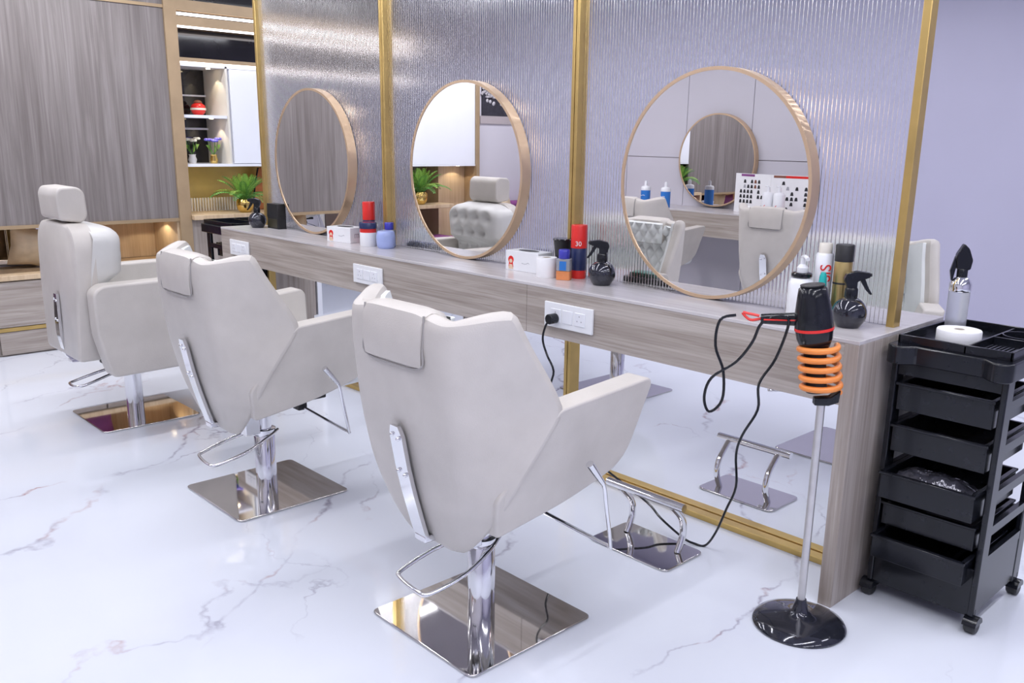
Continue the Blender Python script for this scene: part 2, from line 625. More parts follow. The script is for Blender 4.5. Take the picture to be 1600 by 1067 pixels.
# bench with drawers under the niche
t = thing('drawer_bench', 'low wood drawer bench with gold strip under the wood wall panel', 'bench', (0, 0, 0))
box('body', 'wood_y', -6.70, -6.285, 0.78, 2.585, 0.0, 0.48, t)
box('bench_top', 'wood_light', -6.70, -6.255, 0.78, 2.585, 0.48, 0.513, t, 0.003)
for i in range(3):
    y0 = 0.79 + i * 0.6
    box('drawer', 'wood_y', -6.285, XL, y0, y0 + 0.588, 0.185, 0.472, t, 0.002)
    box('drawer', 'wood_y', -6.285, XL, y0, y0 + 0.588, 0.01, 0.155, t, 0.002)
box('gold_strip', 'brass', -6.285, -6.262, 0.785, 2.58, 0.158, 0.182, t)

# wall beyond the shelf unit, and the bulkhead with the light strips
struct(box('wall_stub', 'white_paint', -8.2, XL, 3.66, 3.70, 0, CEIL))
bh = struct(box('trim_6', 'frame_tan', -6.62, -6.25, 2.672, 5.4, 2.20, 2.27))
struct(box('trim_7', 'frame_tan', -6.62, -6.25, 2.672, 5.4, 2.105, 2.165))
struct(box('trim_8', 'dark_glass', -6.64, -6.50, 2.672, 5.4, 1.90, 2.105))
struct(box('trim_9', 'frame_tan', -6.62, -6.245, 2.672, 5.4, 1.875, 1.90))
struct(box('trim_10', 'dark_glass', -6.64, -6.45, 2.672, 5.4, 2.27, CEIL))
for i, (z0, z1, lb) in enumerate(((2.172, 2.188, 'upper glowing white light strip under the wood bulkhead above the shelf unit'),
                                  (2.092, 2.104, 'lower glowing white light strip above the black glass band'),
                                  (1.862, 1.874, 'thin light strip along the top of the white wall cabinet'))):
    tag(box('light_strip', 'led', -6.27, -6.252, 2.674, 5.35, z0, z1), lb, 'light strip', 'light strips on the bulkhead')

# ------------------------------------------------------------------ glass partition
wp = struct(thing('wall_partition', None, None))
POSTS = [-1.178, -2.555, -3.887, -5.200]
MB().box(POSTS[3], POSTS[0], YG - 0.02, YG + 0.02, 2.56, CEIL).build('top_rail', 'brass', wp)
for i in range(4):
    x = POSTS[i]
    mb = MB()
    if i in (1, 2):
        mb.box(x - 0.018, x - 0.002, YG - 0.03, YG + 0.03, 0.0, 2.56).box(x - 0.002, x + 0.002, YG - 0.022, YG + 0.022, 0.0, 2.56).box(x + 0.002, x + 0.018, YG - 0.03, YG + 0.03, 0.0, 2.56)
    else:
        mb.box(x - 0.014, x + 0.012, YG - 0.022, YG + 0.022, 0.0, 2.56)
    mb.build('post', 'brass', wp, 0.002)
for i in range(3):
    x0, x1 = POSTS[i + 1] + 0.019, POSTS[i] - 0.019
    MB().box(x0, x1, YG - 0.05, YG - 0.006, 0, 0.022).box(x0, x1, YG + 0.006, YG + 0.05, 0, 0.022).box(x0, x1, YG - 0.006, YG + 0.006, 0, 0.012).build('floor_rail', 'brass', wp, 0.002)
    # fluted pane above the counter
    xa, xb = POSTS[i + 1] + 0.0185, POSTS[i] - (0.0145 if i == 0 else 0.0185)
    pitch = 0.0142
    n = int((xb - xa) / pitch)
    pitch = (xb - xa) / n
    prof = []
    for k in range(n * 8 + 1):
        xx = xa + (xb - xa) * k / (n * 8)
        prof.append((xx, YG - 0.0055 - 0.0014 * math.cos(2 * PI * k / 8)))
    bot = [(x_, y_, ZC + 0.001) for x_, y_ in prof]
    top = [(x_, y_, 2.56) for x_, y_ in prof]
    mb = MB()
    mb.grid([bot, top], True)
    back_b = [(xa, YG + 0.004, ZC + 0.001), (xb, YG + 0.004, ZC + 0.001)]
    back_t = [(xa, YG + 0.004, 2.56), (xb, YG + 0.004, 2.56)]
    mb.add(back_b + back_t, [(0, 1, 3, 2)])
    mb.build('pane', 'fluted_glass', wp)

# ------------------------------------------------------------------ styling counter (double sided)
XE, XW = -1.139, -5.244
YC0, YC1 = 2.417, 3.011
t = thing('styling_counter', 'long wood styling counter running along the fluted glass partition', 'counter')
box('worktop', 'counter_top_wood', XW, XE, YC0, YC1, ZC - 0.012, ZC, t, 0.0015)
ZB = 0.6506
for k, (xa, xb) in enumerate(((-2.532, XE - 0.045), (XW + 0.001, -2.534))):
    box('front_board', 'wood_x', xa, xb, YC0 + 0.001, YC0 + 0.02, ZB, ZC - 0.012, t, 0.001)
box('underside_board', 'wood_x', XW + 0.002, XE - 0.002, YC0 + 0.02, YC1 - 0.02, ZB, ZB + 0.02, t)
box('back_board', 'wood_x', XW + 0.001, XE - 0.045, YC1 - 0.02, YC1 - 0.001, ZB, ZC - 0.012, t)
box('end_panel', 'wood_z', XE - 0.045, XE - 0.0005, YC0, YC1, 0.0, ZC - 0.012, t, 0.0015)
box('end_panel', 'wood_z', XW + 0.0005, XW + 0.035, YC0 + 0.30, YC1, 0.0, ZB, t, 0.0015)
box('end_cap', 'wood_x', XW + 0.0005, XW + 0.02, YC0 + 0.02, YC1 - 0.02, ZB + 0.02, ZC - 0.012, t)


# ------------------------------------------------------------------ round mirrors
def round_mirror(x, y, z, facing, label, group, R=0.40, dep=0.052):
    """facing -1: looks to -y, back on plane y"""
    t = thing('round_mirror', label, 'mirror', (x, y, z), 0 if facing < 0 else PI, group)
    MB().lathe([(R - 0.012, -dep + 0.004), (R - 0.012, -dep), (R, -dep), (R, 0.0), (R - 0.012, 0.0), (R - 0.012, -dep + 0.004)], seg=96, axis='y').build('frame', 'rose_gold', t)
    MB().lathe([(0.0, -dep + 0.003), (R - 0.0115, -dep + 0.003), (R - 0.0115, -dep + 0.007), (0, -dep + 0.007)], seg=96, axis='y', smooth=False).build('mirror_face', 'mirror_glass', t)
    MB().lathe([(0.0, -0.006), (R - 0.014, -0.006), (R - 0.014, -0.001), (0, -0.001)], seg=64, axis='y', smooth=False).build('back_board', 'black_matte', t)
    return t


YM = YG - 0.0085
for x, lb in ((-1.867, 'round gold framed mirror nearest the camera, above the white socket with the black plug'),
              (-3.22, 'middle round gold framed mirror, between the two central brass posts'),
              (-4.565, 'round gold framed mirror farthest away, near the left end of the counter')):
    round_mirror(x, YM, ZC + 0.401, -1, lb, 'round mirrors on the glass partition')

# wall station behind the camera, seen in the mirrors
YO = -0.80
t = thing('wall_counter', 'wood counter on the opposite panelled wall seen in the mirrors', 'counter')
box('worktop', 'counter_top_wood', -5.6, -1.6, YB + 0.002, YO, ZC - 0.012, ZC, t, 0.0015)
box('front_board', 'wood_x', -5.6, -1.6, YO - 0.02, YO - 0.001, ZB, ZC - 0.012, t)
box('underside_board', 'wood_x', -5.6, -1.6, YB + 0.002, YO - 0.02, ZB, ZB + 0.02, t)
for x, lb in ((-4.53, 'small looking round mirror on the opposite wall, reflected beside the colour chart'),
              (-3.19, 'round mirror on the opposite wall cut off by the edge of the reflection')):
    round_mirror(x, YB + 0.001, ZC + 0.401, 1, lb, 'round mirrors on the opposite wall', R=0.39)

# ------------------------------------------------------------------ styling chairs
SHELL = [  # s, xe, ye, yc, z
    (0.00, 0.312, -0.165, -0.300, 0.965),
    (0.18, 0.318, -0.115, -0.305, 0.895),
    (0.36, 0.327, -0.048, -0.298, 0.800),
    (0.50, 0.330, 0.000, -0.290, 0.720),
    (0.64, 0.318, -0.070, -0.276, 0.630),
    (0.78, 0.285, -0.140, -0.252, 0.510),
    (0.90, 0.215, -0.165, -0.220, 0.385),
    (1.00, 0.120, -0.165, -0.185, 0.300),
]


def shell_pt(s, t):
    xe, ye, yc, z = lerp_tab(SHELL, s)
    a = abs(t)
    g = 0.0 if a < 0.66 else ((a - 0.66) / 0.34) ** 1.1
    g = 0.07 * a * a + 0.93 * g
    zz = z
    if s < 0.2:
        zz += (0.2 - s) / 0.2 * (0.010 - 0.013 * math.exp(-((a - 0.62) / 0.17) ** 2) + (0.006 if a > 0.85 else 0.0))
    return Vector((xe * t, yc + (ye - yc) * g, zz))


def shell_nrm(s, t):
    e = 0.02
    a = shell_pt(min(1, s + e), t) - shell_pt(max(0, s - e), t)
    b_ = shell_pt(s, min(1, t + e)) - shell_pt(s, max(-1, t - e))
    n = a.cross(b_).normalized()
    if n.y < 0:
        n = -n
    return n


def make_styling_chair(label):
    t = thing('styling_chair', label, 'chair')
    # back shell
    NS, NT = 15, 21
    svals = [0, 0.06, 0.14, 0.22, 0.30, 0.38, 0.45, 0.50, 0.55, 0.62, 0.70, 0.78, 0.86, 0.93, 1.0]
    tv = [-1 + 2 * k / (NT - 1) for k in range(NT)]
    outer = [[shell_pt(s, q) for q in tv] for s in svals]
    inner = []
    for s in svals:
        row = []
        for q in tv:
            th = 0.078 * (1 - 0.35 * s) * (1 - 0.25 * abs(q))
            p = shell_pt(s, q) + shell_nrm(s, q) * th
            p.x *= 0.985
            row.append(p)
        inner.append(row)
    idx = lambda i, k, side: side * NS * NT + i * NT + k
    vs_ = [p for r in outer for p in r] + [p for r in inner for p in r]
    fs = []
    for side in (0, 1):
        for i in range(NS - 1):
            for k in range(NT - 1):
                fs.append((idx(i, k, side), idx(i, k + 1, side), idx(i + 1, k + 1, side), idx(i + 1, k, side)))
    ring = [(0, k) for k in range(NT)] + [(i, NT - 1) for i in range(1, NS)] + [(NS - 1, k) for k in range(NT - 2, -1, -1)] + [(i, 0) for i in range(NS - 2, 0, -1)]
    cen = Vector((0, -0.2, 0.66))
    mid0 = len(vs_)
    for i, k in ring:
        o_, n_ = outer[i][k], inner[i][k]
        mdl = (o_ + n_) / 2
        d = Vector((mdl.x - cen.x, 0, mdl.z - cen.z)).normalized()
        vs_.append(mdl + d * 0.016)
    R_ = len(ring)
    for a in range(R_):
        b_ = (a + 1) % R_
        (i0, k0), (i1, k1) = ring[a], ring[b_]
        fs.append((idx(i0, k0, 0), idx(i1, k1, 0), mid0 + b_, mid0 + a))
        fs.append((mid0 + a, mid0 + b_, idx(i1, k1, 1), idx(i0, k0, 1)))
    MB().add(vs_, fs, True).build('back_shell', 'leather', t, sub=1)
    # pale front lining, quilted in the middle
    NQ, MQ = 90, 120
    rows = []
    for i in range(NQ + 1):
        s = 0.03 + (0.72 - 0.03) * i / NQ
        row = []
        for k in range(MQ + 1):
            q = -0.955 + 1.91 * k / MQ
            p0 = shell_pt(s, q)
            th = 0.078 * (1 - 0.35 * s) * (1 - 0.25 * abs(q))
            n = shell_nrm(s, q)
            u, v = (p0.x / 0.066 + p0.z / 0.088), (p0.x / 0.066 - p0.z / 0.088)
            h = 0.022 * (abs(math.sin(PI * u)) * abs(math.sin(PI * v))) ** 0.8 + 0.004
            if abs(q) > 0.70:
                h = 0.012 if abs(q) > 0.74 else 0.002
            if min(i, NQ - i, k, MQ - k) == 0:
                h = -0.012
            p = p0 + n * (th + h)
            p.x *= 0.985
            row.append(p)
        rows.append(row)
    MB().grid(rows).build('quilted_cushion', 'leather_white', t)
    rows = []
    for i in range(21):
        row = []
        for k in range(37):
            x, z = -0.122 + 0.244 * k / 36, 0.85 + 0.115 * i / 20
            u, v = (x / 0.066 + z / 0.088), (x / 0.066 - z / 0.088)
            h = 0.018 * (abs(math.sin(PI * u)) * abs(math.sin(PI * v))) ** 0.8 + 0.003
            if min(i, 20 - i, k, 36 - k) == 0:
                h = -0.008
            row.append((x, -0.202 + h, z))
        rows.append(row)
    MB().grid(rows).build('headrest_quilting', 'leather_white', t)
    # headrest pad folded over the top edge
    rows = []
    prof = [(-0.300, 0.842), (-0.313, 0.847), (-0.317, 0.90), (-0.314, 0.95), (-0.304, 0.981), (-0.28, 0.990), (-0.245, 0.988), (-0.214, 0.975), (-0.200, 0.94), (-0.200, 0.86), (-0.212, 0.848)]
    for y, z in prof:
        row = []
        for k in range(13):
            a = -1 + 2 * k / 12
            x = 0.126 * a * (1 - 0.03 * (z < 0.86))
            e = abs(a) ** 8
            yy = y + (0.007 if y < -0.26 else -0.012) * e
            row.append((x, yy, z - 0.008 * e * (z > 0.97)))
        rows.append(row)
    mb = MB().grid(rows)
    n = len(rows)
    mb.add([r[0] for r in rows], [tuple(range(n))])
    mb.add([r[-1] for r in rows], [tuple(range(n - 1, -1, -1))])
    mb.build('headrest_pad', 'leather', t)
    # piping line of the folded pad on the rear
    MB().tube([(-0.127, -0.297, 0.978), (-0.126, -0.303, 0.90), (-0.12, -0.305, 0.846), (0, -0.308, 0.839), (0.12, -0.305, 0.846), (0.126, -0.303, 0.90), (0.127, -0.297, 0.978)], 0.003, 6, 4).build('seam', 'stitch', t)
    # arms
    arm = round_poly([(-0.150, 0.375), (0.10, 0.415), (0.325, 0.485), (0.355, 0.735), (0.338, 0.757), (-0.015, 0.728), (-0.175, 0.50)], [0.02, 0.08, 0.08, 0.03, 0.03, 0.02, 0.02])
    for s in (-1, 1):
        x0, x1 = (0.252, 0.335) if s > 0 else (-0.335, -0.252)
        mb = MB().prism(arm, 'x', x0, x1)
        mb.v = [(x - s * (0.757 - z) * 0.27, y, z) for x, y, z in mb.v]
        mb.build('arm', 'leather', t, 0.014, seg=3)
    # seat
    MB().prism(round_poly([(-0.13, 0.41), (0.37, 0.44), (0.385, 0.52), (-0.16, 0.50)], [0.02, 0.05, 0.04, 0.02]), 'x', -0.205, 0.205).build('seat', 'leather_white', t, 0.012, seg=3)
    MB().box(-0.15, 0.15, -0.12, 0.20, 0.385, 0.41).box(-0.05, 0.05, -0.07, 0.09, 0.35, 0.385).build('seat_plate', 'black_matte', t, 0.004)
    # chrome strap on the back
    bk = MB()
    pth = [(-0.2925, 0.668), (-0.2875, 0.64), (-0.271, 0.55), (-0.252, 0.47), (-0.228, 0.385), (-0.213, 0.335)]
    L_ = []
    for i, (y, z) in enumerate(pth):
        hw = 0.027 if i else 0.016
        for x, dy in ((-hw, -0.012), (hw, -0.012), (hw, 0.0), (-hw, 0.0)):
            L_.append((x, y + dy, z))
    fs = []
    for i in range(len(pth) - 1):
        for k in range(4):
            k2 = (k + 1) % 4
            fs.append((i * 4 + k, i * 4 + k2, i * 4 + 4 + k2, i * 4 + 4 + k))
    fs += [(3, 2, 1, 0), tuple(len(L_) - 4 + k for k in range(4))]
    bk.add(L_, fs)
    st = bk.build('back_strap', 'chrome', t)
    MB().box(-0.025, 0.025, -0.225, -0.06, 0.315, 0.335).box(-0.05, 0.05, -0.10, -0.04, 0.26, 0.335).build('strap_foot', 'chrome', t, 0.003)
    for x, y, z in ((-0.013, -0.303, 0.642), (0.013, -0.303, 0.634), (-0.013, -0.284, 0.535), (0.013, -0.282, 0.527)):
        MB().lathe([(0.0, -0.004), (0.004, -0.003), (0.006, 0.0), (0.006, 0.004), (0, 0.004)], (x, y, z), 12, 'y').build('bolt', 'chrome', st)
    # column, plate
    MB().prism(round_poly([(-0.237, -0.237), (0.237, -0.237), (0.237, 0.237), (-0.237, 0.237)], 0.025), 'z', 0.0, 0.008).build('base_plate', 'plate_chrome', t, 0.0025)
    MB().lathe([(0.041, 0.007), (0.041, 0.235), (0.037, 0.24), (0.030, 0.242), (0.030, 0.352)], seg=36).build('column', 'chrome', t)
    MB().lathe([(0.040, 0.238), (0.046, 0.240), (0.046, 0.262), (0.040, 0.264)], seg=36).build('collar', 'chrome', t)
    # pump pedal
    MB().tube([(0.03, 0.045, 0.255), (0.055, -0.02, 0.235), (0.065, -0.12, 0.20), (0.05, -0.225, 0.175), (0.02, -0.245, 0.172), (-0.09, -0.232, 0.172), (-0.115, -0.205, 0.178), (-0.105, -0.10, 0.21), (-0.07, 0.0, 0.24), (-0.035, 0.045, 0.255)], 0.0065, 10, 5).build('pump_pedal', 'chrome', t)
    # reclining lever at the right hand side
    lv = MB().tube([(0.02, 0.15, 0.335), (0.20, 0.16, 0.315), (0.335, 0.175, 0.296), (0.352, 0.172, 0.305), (0.352, 0.150, 0.42), (0.350, 0.137, 0.49), (0.348, 0.105, 0.53)], 0.0058, 10, 5).build('recline_lever', 'chrome', t)
    MB().tube([(0.350, 0.132, 0.498), (0.347, 0.080, 0.565)], [0.008, 0.0115], 12).build('lever_grip', 'chrome', lv)
    MB().box(0.0, 0.05, 0.13, 0.17, 0.318, 0.355).build('lever_block', 'black_matte', lv, 0.004)
    return t


chair = make_styling_chair('beige leather styling chair nearest the camera, its back filling the centre')
chair.location = (-1.838, 1.585, 0)
GC = 'beige styling chairs'
chair['group'] = GC
dup(chair, (-3.1725, 1.585, 0), 0, 'beige leather styling chair between the nearest chair and the headrest chair', GC)
turned = dup(chair, (-1.83, 3.846, 0), PI, 'pale quilted styling chair beyond the glass, seen right of the last brass post', GC)
for ch in turned.children:          # its seat is swivelled on the plate
    if not ch.name.startswith(('base_plate', 'column', 'collar', 'pump_pedal')):
        ch.rotation_euler.z = 0.42
dup(chair, (-3.231, 3.815, 0), PI, 'styling chair beyond the glass whose plate shows behind the near armrest', GC)
dup(chair, (-4.58, 3.83, 0), PI, 'styling chair beyond the glass farthest to the left', GC)
dup(chair, (-3.26, -0.31, 0), PI, 'beige chair facing the colour chart, seen from behind in the nearest mirror', GC)
dup(chair, (-4.52, -0.30, 0), PI, 'beige chair facing the blue bottles, seen from behind in the nearest mirror', GC)


# headrest chair
def make_headrest_chair():
    t = thing('barber_chair', 'beige reclining chair with headrest and thick arms at the far left', 'chair', (-4.545, 1.575, 0))
    back = round_poly([(-0.275, 0.46), (-0.255, 0.99), (-0.215, 1.02), (-0.19, 0.99), (-0.17, 0.46)], [0.01, 0.03, 0.03, 0.03, 0.01])
    # rear shell, rounded shoulders, as outline in x-z
    out = round_poly([(-0.24, 0.36), (0.24, 0.36), (0.275, 0.70), (0.27, 0.99), (-0.27, 0.99), (-0.275, 0.70)], [0.02, 0.02, 0.05, 0.13, 0.13, 0.05], 8)
    n = len(out)
    rows = []
    for dy, ins in ((-0.285, 0.02), (-0.295, 0.035), (-0.275, 0.0), (-0.215, 0.0)):
        rows.append((dy, ins))
    vs_, fs = [], []
    lay = [(-0.292, 0.93), (-0.284, 0.985), (-0.268, 1.0), (-0.20, 1.0)]
    for dy, sc in lay:
        for x, z in out:
            vs_.append((x * sc, dy + (0.99 - z) * -0.03, 0.68 + (z - 0.68) * (1 - (1 - sc) * 0.6)))
    for i in range(len(lay) - 1):
        for k in range(n):
            k2 = (k + 1) % n
            fs.append((i * n + k, i * n + k2, (i + 1) * n + k2, (i + 1) * n + k))
    fs += [tuple(range(n - 1, -1, -1)), tuple((len(lay) - 1) * n + k for k in range(n))]
    MB().add(vs_, fs, True).build('back_shell', 'leather', t)
    # tufted front cushion, thick and rolled over the top
    NQ, MQ = 40, 48
    rows = []
    btn = [(x, z) for r, z in enumerate((0.60, 0.70, 0.80, 0.90)) for x in ((-0.16, -0.055, 0.055, 0.16) if r % 2 else (-0.11, 0.0, 0.11))]
    for i in range(NQ + 1):
        a = i / NQ
        row = []
        for k in range(MQ + 1):
            b_ = -1 + 2 * k / MQ
            x = 0.275 * b_
            z = 0.50 + 0.488 * a
            rx = (1 - abs(b_) ** 6) ** 0.5
            rz = (1 - (max(0, (a - 0.8) / 0.2)) ** 3) ** 0.5 if a > 0.8 else 1.0
            d = (0.095 + 0.075 * min(1, max(0, (a - 0.44) / 0.10))) * rx * rz
            for bx, bz in btn:
                q = ((x - bx) ** 2 + (z - bz) ** 2) / 0.0013
                d -= 0.045 * math.exp(-q) * (rx * rz)
            row.append((x, -0.225 + 0.03 * (a - 0.5) + d - 0.02 * (1 - a), z - (0.06 * abs(b_) ** 5 * max(0, (a - 0.6) / 0.4))))
        rows.append(row)
    MB().grid(rows).build('tufted_cushion', 'leather_pale', t)
    for bx, bz in btn:
        MB().lathe([(0.0, 0.004), (0.006, 0.003), (0.009, 0.0)], (bx, -0.125, bz), 10, 'y').build('button', 'leather_pale', t)
    # headrest
    hp = round_poly([(-0.30, 1.005), (-0.20, 0.99), (-0.175, 1.02), (-0.18, 1.13), (-0.21, 1.155), (-0.29, 1.15), (-0.305, 1.12)], [0.02, 0.03, 0.03, 0.03, 0.03, 0.025, 0.02])
    MB().prism(hp, 'x', -0.135, 0.135).build('headrest', 'leather', t, 0.022, seg=3)
    MB().box(-0.03, 0.03, -0.25, -0.235, 0.95, 1.03).build('headrest_post', 'chrome', t, 0.003)
    # waterfall arms
    ar = round_poly([(-0.215, 0.30), (0.34, 0.31), (0.345, 0.70), (0.32, 0.735), (-0.225, 0.73), (-0.265, 0.70), (-0.262, 0.50)], [0.03, 0.04, 0.04, 0.03, 0.04, 0.03, 0.03])
    for s in (-1, 1):
        x0, x1 = (0.275, 0.375) if s > 0 else (-0.375, -0.275)
        a_ = MB().prism(ar, 'x', x0, x1).build('arm', 'leather', t, 0.028, seg=4)
        xs_ = s * 0.372
        MB().tube([(xs_ - s * 0.005, -0.235, 0.712), (xs_, -0.243, 0.64), (xs_, -0.238, 0.50), (xs_, -0.205, 0.345), (xs_ - s * 0.006, -0.195, 0.31)], 0.0016, 5, 4).build('piping', 'stitch', a_)
    MB().prism(round_poly([(-0.19, 0.38), (0.36, 0.38), (0.39, 0.46), (0.36, 0.50), (-0.19, 0.48)], [0.02, 0.05, 0.04, 0.04, 0.02]), 'x', -0.27, 0.27).build('seat', 'leather_white', t, 0.015, seg=3)
    MB().box(-0.24, 0.24, -0.20, 0.24, 0.355, 0.39).box(-0.10, 0.10, -0.12, 0.12, 0.27, 0.355).build('seat_plate', 'black_matte', t, 0.004)
    MB().box(-0.26, -0.05, -0.26, -0.235, 0.37, 0.45).build('rear_rail', 'leather', t, 0.006)
    L_ = []
    pth = [(-0.302, 0.655), (-0.306, 0.55), (-0.306, 0.46), (-0.29, 0.36), (-0.27, 0.335)]
    for i, (y, z) in enumerate(pth):
        hw = 0.026 if i else 0.018
        for x, dy in ((-hw, -0.010), (hw, -0.010), (hw, 0.004), (-hw, 0.004)):
            L_.append((x, y + dy - 0.006, z))
    fs = []
    for i in range(len(pth) - 1):
        for k in range(4):
            k2 = (k + 1) % 4
            fs.append((i * 4 + k, i * 4 + k2, i * 4 + 4 + k2, i * 4 + 4 + k))
    fs += [(3, 2, 1, 0), tuple(len(L_) - 4 + k for k in range(4))]
    st = MB().add(L_, fs).build('back_strap', 'chrome', t)
    for x, y, z in ((-0.013, -0.320, 0.63), (0.013, -0.320, 0.625), (-0.013, -0.323, 0.535), (0.013, -0.323, 0.53)):
        MB().lathe([(0.0, -0.004), (0.004, -0.003), (0.006, 0.0), (0.006, 0.004), (0, 0.004)], (x, y, z), 12, 'y').build('bolt', 'chrome', st)
    MB().box(-0.025, 0.025, -0.285, -0.08, 0.318, 0.335).build('strap_foot', 'chrome', t, 0.003)
    MB().prism(round_poly([(-0.237, -0.237), (0.237, -0.237), (0.237, 0.237), (-0.237, 0.237)], 0.025), 'z', 0.0, 0.008).build('base_plate', 'plate_chrome', t, 0.0025)
    MB().lathe([(0.041, 0.007), (0.041, 0.235), (0.032, 0.24), (0.032, 0.29)], seg=36).build('column', 'chrome', t)
    MB().tube([(0.01, 0.02, 0.26), (0.02, -0.08, 0.24), (0.02, -0.22, 0.20), (0.0, -0.27, 0.19), (-0.08, -0.275, 0.19), (-0.105, -0.24, 0.195), (-0.08, -0.12, 0.23), (-0.05, 0.02, 0.26)], 0.0065, 10, 5).build('pump_pedal', 'chrome', t)
    return t


make_headrest_chair()


# ------------------------------------------------------------------ footrests on the floor
def footrest(loc, rotz, label):
    t = thing('footrest', label, 'footrest', loc, rotz, 'chrome T-bar footrests')
    MB().prism(round_poly([(-0.175, -0.11), (0.175, -0.11), (0.175, 0.11), (-0.175, 0.11)], 0.03), 'z', 0.0, 0.008).build('base_plate', 'plate_chrome', t, 0.0025)
    for x in (-0.115, 0.115):
        MB().tube([(x, 0.035, 0.007), (x, 0.062, 0.07), (x, 0.05, 0.13), (x, 0.0, 0.185), (x, -0.012, 0.195)], 0.0125, 14, 6).build('support_tube', 'chrome', t)
    MB().tube([(-0.17, -0.018, 0.205), (0.17, -0.018, 0.205)], 0.0145, 16).build('foot_bar', 'chrome', t)
    return t


footrest((-1.803, 2.325, 0), 0, 'chrome T-bar footrest on the floor in front of the nearest chair')
footrest((-1.835, 3.03, 0), PI, 'chrome T-bar footrest standing beyond the brass floor rail')


# ------------------------------------------------------------------ sockets on the counter front
def socket_panel(x0, x1, z0, z1, label):
    t = thing('socket_panel', label, 'socket', ((x0 + x1) / 2, YC0 - 0.0002, (z0 + z1) / 2), 0, 'white socket panels on the counter')
    hw, hh = (x1 - x0) / 2, (z1 - z0) / 2
    MB().box(-hw, hw, -0.010, 0.0, -hh, hh).build('face_plate', 'white_plastic', t, 0.002)
    u = hw * 0.50
    for k, x in enumerate((-u, 0, u)):
        s = hw * 0.20
        MB().box(x - s, x + s, -0.0135, -0.009, -s, s).build('switch' if k == 1 else 'socket_module', 'white_paint', t, 0.0012)
        if k != 1:
            for px, pz in ((0, 0.5), (-0.42, -0.25), (0.42, -0.25)):
                MB().lathe([(0.0, -0.0139), (0.0028, -0.0139), (0.0028, -0.0133), (0, -0.0133)], (x + px * s, 0, pz * s), 10, 'y').build('pin_hole', 'grey_print', t)
    return t


socket_panel(-5.113, -4.880, 0.700, 0.790, 'white socket panel at the far left end of the counter front')
socket_panel(-3.772, -3.527, 0.699, 0.790, 'white socket panel below the middle mirror with nothing plugged in')
socket_panel(-2.420, -2.168, 0.697, 0.793, 'white socket panel with the black plug in it')

# ------------------------------------------------------------------ hair dryer stand and dryer
t = thing('dryer_stand', 'black round based stand with steel pole and orange coil holding the dryer', 'stand', (-1.157, 2.258, 0))
MB().lathe([(0.135, 0.0), (0.137, 0.006), (0.132, 0.014), (0.11, 0.024), (0.07, 0.034), (0.035, 0.040), (0.024, 0.050), (0.015, 0.085), (0, 0.085)], seg=56).build('base', 'dark_gloss', t)
MB().lathe([(0.0115, 0.07), (0.0115, 0.705), (0, 0.705)], seg=20).build('pole', 'steel', t)
MB().prism([(-0.022, 0.69), (0.018, 0.69), (0.045, 0.700), (0.048, 0.735), (0.02, 0.715), (-0.022, 0.712)], 'x', -0.014, 0.014).xform(Matrix.Rotation(-0.8, 4, 'Z')).build('holder_bracket', 'black_plastic', t, 0.003)
coil = []
for k in range(0, 5 * 24 + 1):
    a = 2 * PI * k / 24 + 0.8
    h = k / (5 * 24)
    coil.append((-0.004 - 0.018 * h + 0.052 * math.cos(a), 0.002 - 0.01 * h + 0.052 * math.sin(a), 0.725 + 0.135 * h))
MB().tube(coil, 0.0088, 10).build('coil_holder', 'orange_rubber', t)

t = thing('hair_dryer', 'black hair dryer with red stripe pointing down into the orange coil', 'hair dryer', (-1.174, 2.262, 0.705))
ax = Matrix.Rotation(0.15, 4, Vector((0.72, -0.69, 0)).normalized())
tilt = Matrix.Translation((0.030, 0.012, 0)) @ Matrix.Rotation(-0.17, 4, Vector((-0.69, 0.72, 0)).cross(Vector((0, 0, 1))).normalized())
tilt = Matrix.Rotation(-0.13, 4, Vector((-0.675, 0.695, 0.0)))
MB().lathe([(0.0, 0.322), (0.030, 0.322), (0.038, 0.315), (0.043, 0.29), (0.050, 0.25), (0.053, 0.21), (0.049, 0.175), (0.040, 0.15), (0.036, 0.146), (0.0, 0.146)], seg=32).xform(tilt).build('barrel', 'black_plastic', t)
MB().lathe([(0.0, 0.15), (0.032, 0.148), (0.029, 0.10), (0.026, 0.06), (0.030, 0.02), (0.0, 0.02)], seg=24).xform(tilt).build('nozzle', 'black_matte', t)
MB().lathe([(0.0535, 0.199), (0.0538, 0.203), (0.0533, 0.207)], seg=32).xform(tilt).build('red_stripe', 'red_gloss', t)
MB().lathe([(0.0, 0.3225), (0.033, 0.3225), (0.033, 0.326), (0.0, 0.326)], seg=28).xform(tilt).build('intake_grille', 'black_matte', t)
hd = Vector((-0.88, -0.46, -0.06)).normalized()
h0 = Vector((-0.045, -0.02, 0.222))
han = MB().tube([h0 - hd * 0.02, h0 + hd * 0.03, h0 + hd * 0.08, h0 + hd * 0.122], [0.022, 0.014], 14, 3).build('handle', 'black_plastic', t)
MB().tube([h0 + hd * 0.02 + Vector((0.012, -0.017, 0)), h0 + hd * 0.115 + Vector((0.009, -0.0135, 0))], 0.0022, 6).build('red_line', 'red_gloss', han)
e0 = h0 + hd * 0.122
MB().tube([e0, e0 + hd * 0.03 + Vector((0, 0, -0.004)), e0 + hd * 0.052 + Vector((0, 0, 0.016)), e0 + hd * 0.035 + Vector((0, 0, 0.014)), e0 + hd * 0.005 + Vector((0, 0, 0.008))], 0.004, 8, 4).build('hanging_loop', 'red_rubber', t)
OFF = Vector((-1.174, 2.262, 0.705))
